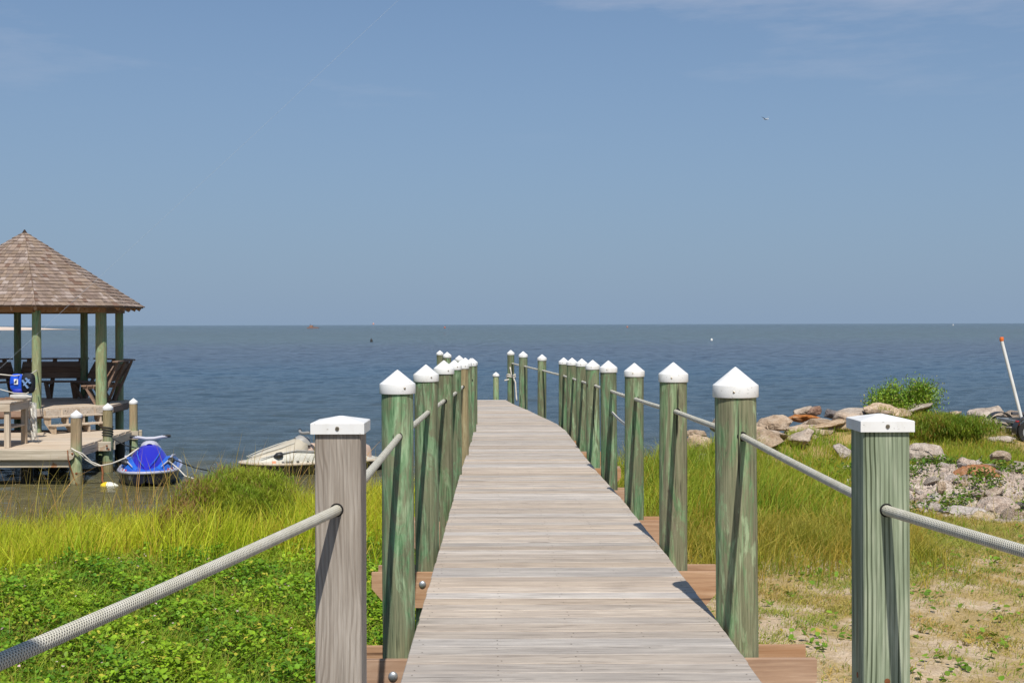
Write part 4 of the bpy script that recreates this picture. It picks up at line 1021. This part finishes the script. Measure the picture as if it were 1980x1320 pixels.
rpx('tan', 2, 1900, 806, 28.6, 84, 56, 'big rounded tan boulder at the water edge, left of the leaning white guide pole')
rpx('orange', 1, 1558, 812, 25.6, 80, 22, 'long orange-stained flat rock on the shore above the grass', tilt=(0, .12))
rpx('dark', 0, 1606, 800, 26, 48, 22, 'dark grey slab leaning among the pale shore rocks')
rpx('orange', 0, 1574, 797, 26.4, 36, 26, 'small rust-red rock propped against the dark grey slab', tilt=(0, -.3))
rpx('tan', 1, 1555, 796, 26.8, 60, 20, 'pale rock behind the rust-red one at the water edge', tilt=(0, -.2))
rpx('tan', 3, 1492, 820, 25.2, 88, 40, 'broad tan shore rock just right of the nearest right piling')
rpx('tan', 4, 1655, 803, 26.6, 100, 32, 'wide pale rock between the dark slab and the green bush')
rpx('tan', 0, 1692, 792, 27, 46, 22, 'small grey-topped rock at the foot of the green bush')
rpx('tan', 5, 1350, 862, 22.8, 70, 46, 'large tan rock behind tall grass, seen between the two nearest right pilings')
rpx('tan', 6, 1345, 840, 24, 50, 20, 'flat rock lying beyond the large tan one, between the two nearest right pilings')
rpx('tan', 7, 1388, 822, 24.8, 40, 34, 'rounded rock just showing at the left edge of the nearest right piling')
rpx('tan', 2, 1543, 848, 23.2, 70, 36, 'pointed pale rock half buried in the green grass', tilt=(0, -.3))
rpx('pale', 0, 1625, 874, 22.5, 44, 34, 'lichened grey rock half hidden in grass left of the green square post')
rpx('pale', 1, 1640, 912, 20.5, 44, 34, 'pinkish rock sunk in grass at the left edge of the green square post')
rpx('tan', 5, 1960, 806, 28.8, 50, 24, 'rock at the water edge beyond the leaning guide pole', rz=1)
rpx('tan', 1, 1872, 822, 27.6, 70, 24, 'flat rock in front of the big rounded boulder')
rpx('tan', 6, 1925, 828, 27, 62, 26, 'pale rock beneath the guide pole')
rpx('tan', 0, 1905, 838, 26.2, 60, 22, 'low pale rock in the grass left of the trailer light')
rpx('tan', 3, 1930, 851, 25.2, 70, 14, 'thin flat stone in the grass left of the trailer wheel')
rpx('tan', 4, 1935, 884, 20.5, 50, 26, 'flat topped rock right of the rubble heap')
rpx('tan', 7, 1968, 912, 19.3, 70, 44, 'square-edged tan rock at the right edge of the picture')
rpx('orange', 2, 1888, 918, 18.6, 110, 44, 'long brownish ledge rock in the middle of the rubble heap')
rpx('pale', 2, 1855, 992, 16.4, 110, 36, 'long pale slab at the front left of the rubble')
rpx('pale', 5, 1928, 982, 16.6, 90, 46, 'broad pale slab at the front of the rubble, behind the cream rock')
rpx('cream', 0, 1902, 1008, 15.9, 54, 48, 'cream yellow rock standing out at the front of the rubble')
rpx('tan', 3, 1943, 1004, 16.0, 34, 48, 'upright brown-grey rock beside the cream rock')
rpx('dark', 1, 1972, 985, 16.6, 40, 32, 'dark grey rock at the right edge beside the pale slab')
rpx('pale', 4, 1985, 1018, 15.6, 60, 40, 'pale rock cut by the right edge, in front of the dark one')
rpx('tan', 1, 1820, 945, 17.6, 26, 34, 'small blocky tan rock in the greenery below the rubble heap')
rpx('tan', 6, 1788, 880, 20.5, 90, 50, 'large tan rock just right of the green square post cap')
for i in range(150):               # the rest of the rip-rap along the waterline
    X = rnd.uniform(2.9, 15); Y = float(np.interp(X, SX, SY)) - rnd.uniform(.0, 2.1) + .25 * float(wob(X, X, .8)); s_ = rnd.uniform(.16, .44) * (1 if X < 9 else .8)
    rock('tan', i, X, Y, max(float(ground(X, Y)), WZ) + s_ * .28, s_ * rnd.uniform(1.0, 1.8), s_, s_ * .58, rnd.uniform(0, 6.3), 'tan rip-rap rock in the band along the water edge on the right', 'rip-rap rocks along the water edge', (rnd.uniform(-.3, .3), rnd.uniform(-.3, .3)))
for i in range(150):              # rubble heap
    a = rnd.uniform(0, 6.283); r_ = math.sqrt(rnd.random()); X = 7.0 + 1.8 * r_ * math.cos(a); Y = 18.1 + 2.8 * r_ * math.sin(a); s_ = rnd.uniform(.045, .15) * (1.2 if rnd.random() < .2 else 1)
    rock('pale' if rnd.random() < .75 else 'tan', i, X, Y, float(ground(X, Y)) + s_ * .3, s_ * rnd.uniform(.9, 1.5), s_, s_ * .9, rnd.uniform(0, 6.3), 'small broken stone in the rubble heap right of the green square post', 'broken stones of the rubble heap', (rnd.uniform(-.5, .5), rnd.uniform(-.5, .5)))
# loose gravel of the heap, shore and sand: countless small stones in one object
bm0 = rock_mesh(99, .7, 9); v0 = np.array([v_.co[:] for v_ in bm0.vertices]) ; bpy.data.meshes.remove(bm0)
tet = np.array([(1, 0, -.3), (-.6, .8, -.3), (-.5, -.9, -.3), (.1, .1, .7), (.5, .6, .3), (-.4, 0, .5)]); tf = np.array([(0, 4, 3), (4, 1, 5), (4, 5, 3), (1, 2, 5), (5, 2, 3), (2, 0, 3), (0, 1, 4), (0, 2, 1)])
def scatter_stones(name, X, Y, S, label):
    n = len(X); Z = ground(X, Y); a = rng.uniform(0, 6.28, n); c, s_ = np.cos(a), np.sin(a)
    P_ = tet[None] * (1 + .35 * rng.standard_normal((n, 6, 3))) * S[:, None, None]
    Q = np.stack([P_[..., 0] * c[:, None] - P_[..., 1] * s_[:, None] + X[:, None], P_[..., 0] * s_[:, None] + P_[..., 1] * c[:, None] + Y[:, None], P_[..., 2] + Z[:, None] + .02 * S[:, None]], -1)
    T = (tf[None] + 6 * np.arange(n)[:, None, None]).reshape(-1, 3)
    o = link(name, arr_mesh(name, Q.reshape(-1, 3), T), RM['pale']); return tag(o, label, 'stones', kind='stuff')
n = 26000; a = rng.uniform(0, 6.28, n); r_ = np.sqrt(rng.random(n)) 
scatter_stones('rubble', 7.0 + 1.95 * r_ * np.cos(a), 18.2 + 2.9 * r_ * np.sin(a), rng.uniform(.012, .055, n), 'small grey-pink rubble filling the heap right of the green square post')

# ---------------------------------------------------------------- vegetation
def cl(x, y, k=0, s=1.0): return .5 + .5 * np.tanh(wob(x, y, s, k) * .9)
def blades(name, X, Y, H, W, lean, colA, colB, colC, mixn, tipc, label, cat='grass', Z=None, kind='stuff', mat=None, parent=None, wind=(.35, .0)):
    n = len(X); Z = ground(X, Y) if Z is None else Z
    a = rng.uniform(0, 2 * np.pi, n); dx, dy = np.cos(a), np.sin(a)
    lx = rng.standard_normal(n) * lean + wind[0] * lean; ly = rng.standard_normal(n) * lean + wind[1]
    prof = [(0, 1), (.38, .9), (.74, .6)]; Vs = []
    for t_, w_ in prof:
        bx = X + lx * H * t_ ** 2; by = Y + ly * H * t_ ** 2; bz = Z + H * t_ * (1 - .18 * t_ * np.minimum(1, np.hypot(lx, ly)))
        for s_ in (-1, 1): Vs.append(np.stack([bx + s_ * dx * W * w_ / 2, by + s_ * dy * W * w_ / 2, bz], -1))
    Vs.append(np.stack([X + lx * H, Y + ly * H, Z + H * (1 - .3 * np.minimum(1, np.hypot(lx, ly)))], -1))
    V = np.stack(Vs, 1); base = np.arange(n)[:, None, None] * 7
    T = (np.array([(0, 1, 3), (0, 3, 2), (2, 3, 5), (2, 5, 4), (4, 5, 6)])[None] + base).reshape(-1, 3)
    r = rng.random((n, 1)); c = colA * (1 - mixn[:, None]) + colB * mixn[:, None]; c = np.where(r < (.05 + .55 * cl(X, Y, 21, 1.7) ** 2)[:, None], colC, c) * rng.uniform(.7, 1.25, (n, 1))
    C = np.repeat(c[:, None, :], 7, 1); C[:, 4:, :] = C[:, 4:, :] * .6 + tipc * .4
    o = link(name, arr_mesh(name, V.reshape(-1, 3), T, C.reshape(-1, 3)), mat or M['grass'], parent)
    if parent is None: tag(o, label, cat, kind=kind)
    elif kind: o['kind'] = kind
    return o
def A(*c): return np.array(c)
def sample(n, x0, x1, y0, y1, keep):
    X = rng.uniform(x0, x1, n); Y = rng.uniform(y0, y1, n); k = keep(X, Y) > rng.random(n); return X[k], Y[k]
shore = lambda X: np.interp(X, SX, SY)
# marsh grass, left
X, Y = sample(150000, -12, .6, 12.2, 22, lambda x, y: ((y < shore(x) + .35 * wob(x, y, 2)) & (y > 12.6 + .9 * wob(x, x * 1.7, 1.1))) * (1 - .93 * ((((x + 3.5) / .8) ** 2 + ((y - 15.3) / 1.1) ** 2) < 1) ) * np.clip(.35 + .8 * cl(x, y, 1, 1.5), 0, 1) * np.clip((y - 12.3) / 1.2, .2, 1))
Hh = (.30 + .36 * cl(X, Y, 3, .9)) * rng.uniform(.55, 1.35, len(X)) * np.where(shore(X) - Y < 1.2, 1.15, 1)
blades('marsh_grass', X, Y, Hh, rng.uniform(.006, .011, len(X)), .30, A(.38, .54, .02), A(.60, .64, .03), A(.56, .42, .05), cl(X, Y, 5, 1.1), A(.62, .55, .05), 'bright yellow-green marsh grass along the shore left of the boardwalk')
# taller reeds with seed heads at the shore
X, Y = sample(4200, -11, .5, 14.6, 21.5, lambda x, y: (np.abs(y - shore(x) + .5) < 1.3) * (.35 + .65 * cl(x, y, 7, 3)))
blades('reeds', X, Y, rng.uniform(.55, 1.3, len(X)), rng.uniform(.008, .013, len(X)), .24, A(.22, .25, .04), A(.34, .30, .06), A(.42, .25, .08), cl(X, Y, 2, 3), A(.45, .26, .09), 'tall reeds with tan seed heads standing above the marsh grass at the left shore', 'reeds')
X, Y = sample(1500, -8.2, -2.2, 15.6, 18.3, lambda x, y: (y < shore(x) + .5) * (cl(x, y, 19, 2.4) ** 2))
blades('tall_reeds', X, Y, rng.uniform(.8, 1.55, len(X)), rng.uniform(.010, .015, len(X)), .22, A(.30, .30, .05), A(.42, .36, .08), A(.48, .28, .09), cl(X, Y, 2, 3), A(.52, .28, .10), 'scattered taller bent reeds with orange-tan tips standing against the water', 'reeds')
# low ground cover leaves, left
def leaves(name, X, Y, Z, S, colA, colB, colC, mixn, label, tilt=.5, parent=None, kind='stuff', mat=None, cat='plants', asp=.8, pc=.1):
    n = len(X); a = rng.uniform(0, 6.283, n)
    f = np.stack([np.cos(a), np.sin(a), rng.normal(.0, tilt, n)], -1); f /= np.linalg.norm(f, axis=1)[:, None]
    s_ = np.stack([-np.sin(a), np.cos(a), rng.normal(0, tilt * .7, n)], -1); s_ /= np.linalg.norm(s_, axis=1)[:, None]
    u = np.cross(f, s_); u *= np.sign(u[:, 2:3] + 1e-6); O = np.stack([X, Y, Z], -1); S = S[:, None]
    pts = [O, O + f * S * .3 + s_ * S * .5 * asp + u * S * .12, O + f * S * .75 + s_ * S * .42 * asp + u * S * .1, O + f * S, O + f * S * .75 - s_ * S * .42 * asp + u * S * .1, O + f * S * .3 - s_ * S * .5 * asp + u * S * .12]
    V = np.stack(pts, 1); T = (np.array([(0, 3, 2), (0, 2, 1), (0, 5, 4), (0, 4, 3)])[None] + 6 * np.arange(n)[:, None, None]).reshape(-1, 3)
    c = colA * (1 - mixn[:, None]) + colB * mixn[:, None]; c = np.where(rng.random((n, 1)) < pc, colC, c) * rng.uniform(.6, 1.35, (n, 1))
    C = np.repeat(c[:, None, :], 6, 1)
    o = link(name, arr_mesh(name, V.reshape(-1, 3), T, C.reshape(-1, 3)), mat or M['leaf'], parent)
    if parent is None: tag(o, label, cat, kind=kind)
    elif kind: o['kind'] = kind
    return o
X, Y = sample(230000, -6.6, .75, 6.2, 15.6, lambda x, y: ((y < 14.2 + 1.1 * wob(x, x * .6, 1.3)) & (x < .45 + .2 * wob(y, y, 2)) & (np.abs(x) < y * .45 + .2)) * (1 - .75 * np.clip((y - 12.2) / 2, 0, 1)) * np.clip(.45 + .7 * cl(x, y, 9, 3.2), 0, 1))
Hm = .04 + .24 * cl(X, Y, 4, 3.0)
leaves('ground_cover', X, Y, ground(X, Y) + Hm * rng.random(len(X)) ** .6, rng.uniform(.014, .05, len(X)), A(.07, .21, .012), A(.30, .46, .022), A(.45, .42, .05), cl(X, Y, 6, 2.3), 'dense low green creeper covering the ground at the bottom left')
X, Y = sample(90000, -6.6, .7, 6.5, 15, lambda x, y: ((x < .4) & (np.abs(x) < y * .45)) * cl(x, y, 12, 2.6))
blades('grass_tufts', X, Y, rng.uniform(.08, .30, len(X)), rng.uniform(.004, .008, len(X)), .5, A(.22, .40, .02), A(.38, .50, .03), A(.45, .36, .07), cl(X, Y, 5, 2), A(.35, .34, .07), 'thin grass growing up through the green creeper')
X, Y = sample(260, -6, .2, 8, 13.5, lambda x, y: (np.abs(x) < y * .43) * 1.0)
leaves('clover_flowers', X, Y, ground(X, Y) + .17, rng.uniform(.015, .03, len(X)), A(.65, .40, .45), A(.7, .55, .5), A(.7, .6, .2), rng.random(len(X)), 'tiny pink flowers dotted over the green creeper', cat='flowers')
# right: tall grass beside the boardwalk
X, Y = sample(120000, .7, 9.5, 12.4, 26.5, lambda x, y: (y < shore(x) - .2 - 2.0 * (x > 3.1) + .4 * wob(x, x, 2)) * (y > 14.5 + .5 * wob(x, x, .8) - np.clip(3.2 - x, 0, 2) * 1.0) * np.clip((y - 14.0 + np.clip(3.2 - x, 0, 2) * 1.0) / 3.0, .06, 1) ** 1.3 * np.where(((x - 7.0) / 1.9) ** 2 + ((y - 17.6) / 3.4) ** 2 < 1, .07, 1) * np.clip(.15 + 1.1 * cl(x, y, 2, 1.8), 0, 1))
near = np.clip((4.6 - X) / 1.4, 0, 1) * np.clip((Y - 13.6) / 1.5, .4, 1)
Hh = np.clip((Y - 12.6 + np.clip(3.2 - X, 0, 2) * .7) / 3.2, .35, 1) * (.13 + .42 * near * (.55 + .6 * cl(X, Y, 17, 1.6)) + .12 * cl(X, Y, 8, 1.1)) * rng.uniform(.5, 1.4, len(X))
blades('shore_grass', X, Y, Hh, rng.uniform(.006, .012, len(X)), .38, A(.14, .30, .018), A(.34, .42, .025), A(.48, .33, .05), cl(X, Y, 3, 1.2), A(.42, .40, .05), 'green and yellow grass on the bank right of the boardwalk')
X, Y = sample(40000, 1.0, 4.6, 11.8, 16.6, lambda x, y: np.clip(.1 + 1.2 * cl(x, y, 11, 2.2), 0, 1) * np.exp(-((y - 14.2) / 1.25) ** 2))
blades('dry_grass', X, Y, rng.uniform(.12, .42, len(X)), rng.uniform(.005, .009, len(X)), .5, A(.30, .32, .03), A(.48, .32, .05), A(.18, .26, .02), cl(X, Y, 8, 2.0), A(.50, .38, .08), 'yellow-orange dry grass at the edge of the sand right of the boardwalk')
X, Y = sample(60000, 8.4, 18, 17, 29, lambda x, y: (y < shore(x) - 1.8) * (1 - .9 * ((np.abs(x - 10.9) < .7) & (np.abs(y - 25) < 1.2))) * np.clip(.3 + .9 * cl(x, y, 2, 1.2), 0, 1))
blades('far_grass', X, Y, rng.uniform(.06, .2, len(X)), rng.uniform(.008, .014, len(X)), .5, A(.15, .23, .025), A(.28, .29, .04), A(.36, .27, .08), cl(X, Y, 3, 1.0), A(.34, .30, .07), 'short grass around the parked trailer at the right edge')
# short patchy turf on the sand
X, Y = sample(330000, 1.2, 9.5, 6.3, 17.4, lambda x, y: (x < y * .46) * np.clip(2.2 * (cl(x, y, 5, 1.6) * .6 + cl(x, y, 9, 4.5) * .4 - .40 + .09 * np.clip(y - 10.5, -1.5, 6)), .06, 1))
blades('turf', X, Y, rng.uniform(.02, .075, len(X)), rng.uniform(.004, .008, len(X)), .9, A(.30, .38, .05), A(.60, .40, .14), A(.15, .30, .03), cl(X, Y, 8, 1.3), A(.52, .40, .12), 'sparse short dry turf on the sandy ground right of the boardwalk')
X, Y = sample(9000, 1.3, 6.8, 7, 15, lambda x, y: (x < y * .46) * ((cl(x, y, 14, 2.8) > .78) + .04))
leaves('sand_weeds', X, Y, ground(X, Y) + rng.uniform(.01, .06, len(X)), rng.uniform(.03, .065, len(X)), A(.10, .22, .015), A(.22, .34, .03), A(.4, .30, .06), cl(X, Y, 6, 2.3), 'small green broad-leaved weeds scattered over the sand')
X, Y = sample(26000, 5.0, 9.4, 16.2, 21.5, lambda x, y: (cl(x, y, 14, 2.6) > .74) * 1.0)
leaves('rubble_vines', X, Y, ground(X, Y) + .05 + rng.uniform(.0, .14, len(X)), rng.uniform(.03, .06, len(X)), A(.05, .13, .012), A(.13, .23, .02), A(.26, .26, .05), cl(X, Y, 6, 2.3), 'green creeping vines growing over the rubble heap')

def shrub(label, cx, cy, rx, ry, rz, n, colA, colB, colC, size, z0=None, needle=True, lobes=7, up=.5, pc=.12, vert=False):
    z0 = float(ground(cx, cy)) if z0 is None else z0
    o = empty('shrub', label, 'shrub', (cx, cy, z0))
    lb = [(rnd.uniform(-.6, .6), rnd.uniform(-.6, .6), rnd.uniform(.25, .75), rnd.uniform(.28, .5)) for _ in range(lobes)]
    k = rng.integers(0, lobes, n); Lb = np.array(lb)[k]; d = rng.standard_normal((n, 3)); d /= np.linalg.norm(d, axis=1)[:, None]
    rr = Lb[:, 3:4] * (.35 + .65 * rng.random((n, 1)) ** .4) * rng.uniform(.85, 1.25, (n, 1))
    P_ = (Lb[:, :3] + d * rr) * A(rx, ry, rz); P_[:, 2] = np.abs(P_[:, 2])
    if vert:
        P_[:, :2] = np.round(P_[:, :2] / .13) * .13 + rng.standard_normal((n, 2)) * .022 + (P_[:, 2:3] * .12) * np.sign(P_[:, :2])
    mixn = np.clip(cl(P_[:, 0] + cx, P_[:, 1] + P_[:, 2] * 2, 4, 3.5), 0, 1)
    if needle:
        blades('foliage', P_[:, 0], P_[:, 1], rng.uniform(size * .6, size * 1.5, n), np.full(n, size * .12), .6, colA, colB, colC, mixn, colB, None, Z=P_[:, 2], parent=o, kind=None, wind=(0, 0))
    else:
        leaves('foliage', P_[:, 0], P_[:, 1], P_[:, 2], rng.uniform(size * .6, size * 1.4, n), colA, colB, colC, mixn, None, up, o, None, asp=.45, pc=pc)
    st_ = MB()
    for (lx, ly, lz, lr) in lb:
        st_.tube([(lx * rx * .15, ly * ry * .15, -.1), (lx * rx * .5, ly * ry * .5, lz * rz * .5), (lx * rx, ly * ry, lz * rz)], [.02, .014, .006], 5)
    st_.build('stem', M['bench'], o, 1)
    return o
shrub('bushy green and purple-brown shrub in the marsh grass left of the grey square post', -3.45, 15.6, .78, .70, .80, 56000, A(.20, .33, .025), A(.40, .44, .04), A(.30, .13, .08), .06, lobes=13)
shrub('low ragged brownish shrub in front of the bigger purple-brown one in the marsh', -3.75, 14.3, .55, .5, .55, 22000, A(.26, .26, .03), A(.36, .20, .09), A(.30, .12, .07), .06, lobes=8)
shrub('bright green upright bush on the shore behind the green square post', 8.5, 26.9, .78, .6, 1.0, 26000, A(.12, .26, .02), A(.32, .46, .04), A(.30, .26, .07), .045, lobes=18, z0=-.80, needle=False, up=1.2, vert=True)
shrub('rounded green bush mass sloping down in front of the upright bush', 8.75, 25.0, 1.0, .8, .5, 12000, A(.12, .22, .02), A(.26, .34, .03), A(.34, .24, .05), .10, lobes=14)
shrub('small grey-green bush beside the guide pole', 10.1, 27.6, .6, .4, .36, 6000, A(.12, .18, .07), A(.20, .26, .10), A(.3, .3, .2), .06)

# ---------------------------------------------------------------- far things
ds = MB(); rings = []
for i, X in enumerate(np.linspace(-760, -338, 40)):
    h = max(.05, min(1, (-338 - X) / 45)) * (4.6 + 1.2 * math.sin(X * .05) + .7 * math.sin(X * .17)) * (.62)
    rings.append([Vector((X, 860, WZ)), Vector((X, 885, WZ + h * .5)), Vector((X, 905, WZ + h)), Vector((X, 940, WZ + h * .8)), Vector((X, 980, WZ - .2))])
sp_ = ds.loft(rings).build('sand_spit', plain('pale_sand', (.62, .50, .42), .95, 0, .1, .1, .05), None, 3); tag(sp_, kind='structure')
bt = empty('work_boat', 'small brown low work boat far out near the horizon, left of the pilings', 'boat', tuple(px(605, 633, 1000)))
s1 = 1000 / F
MB().loft([[Vector((x * s1, -3, -.2)), Vector((x * s1, -3, h)), Vector((x * s1, 3, h)), Vector((x * s1, 3, -.2))] for x, h in ((-10.5, .5), (-6, .8), (5, .8), (11.5, .3))], True).build('hull', plain('boat_brown', (.20, .11, .08), .8), bt)
MB().box((-3 * s1, 0, 1.4), (6 * s1, 3, 1.6)).build('cabin', plain('boat_tan', (.26, .15, .11), .8), bt)
MB().tube([(-5 * s1, 0, 1), (-5 * s1, 0, 3.4)], .12, 6).build('mast', M['dark'], bt)
for (x, yv, D, r, c, lab) in ((860, 632.5, 480, .34, (.35, .12, .09), 'tiny red buoy far out, above the left pilings'), (1213, 632.5, 480, .34, (.33, .14, .10), 'tiny rusty red buoy far out, right of the boardwalk'),
                         (718, 658, 185, .18, (.02, .02, .02), 'tiny dark marker stake in the water, left of the boardwalk'), (1376, 657.5, 190, .16, (.75, .72, .68), 'tiny white float in the water, right of the boardwalk'),
                         (1843, 630.2, 1500, .8, (.5, .5, .5), 'minute white sail on the horizon at the far right'), (722, 625.2, 1800, 1.3, (.45, .25, .22), 'minute reddish boat on the horizon')):
    P_ = px(x, yv, D); sq = 1.9 if 'stake' in lab else 1.1
    o = MB().lathe([(r, -r), (r * 1.1, -r * .2), (r * .75, r * .5 * sq), (r * .3, r * 1.1 * sq)], 10, (0, 0, 0)).build('buoy' if 'boat' not in lab and 'sail' not in lab else 'far_boat', plain('marker', c, .6), None, None, P_)
    tag(o, lab, 'buoy' if 'boat' not in lab and 'sail' not in lab else 'boat')
gu = empty('seagull', 'small gull gliding in the sky at the upper right', 'bird', tuple(px(1482, 232, 90)))
gm = plain('gull_feathers', (.30, .33, .36), .8); gw = plain('gull_white', (.7, .7, .68), .8)
MB().lathe([(.005, -.22), (.035, -.14), (.055, .0), (.045, .1), (.03, .17), (.005, .22)], 10, (0, 0, 0), 0, Matrix(((0, 1, 0), (0, 0, 1), (1, 0, 0))).transposed()).build('body', gw, gu, .9)
for s_, pts in ((-1, [(0, 0), (-.16, .09), (-.33, .17)]), (1, [(0, 0), (.12, .10), (.22, .16)])):
    rings = []
    for i, (x_, z_) in enumerate(pts): 
        c_ = [.09, .085, .02][i]; rings.append([Vector((x_, -c_, z_)), Vector((x_, 0, z_ + .012)), Vector((x_, c_, z_)), Vector((x_, 0, z_ - .008))])
    MB().loft(rings, True).build('wing', gm if s_ < 0 else gw, gu, 1)
# thin line rising from the dock across the sky
tl = [px(-40, 745, 25.5), px(180, 545, 25.8), px(500, 252, 26), px(772, 0, 26), px(1000, -215, 26)]
rope('thin_line', tl, .0020, plain('thin_pale_line', (.40, .46, .52), .6), 'very thin pale line rising diagonally from the gazebo across the sky', 'line', 5, None, .5)
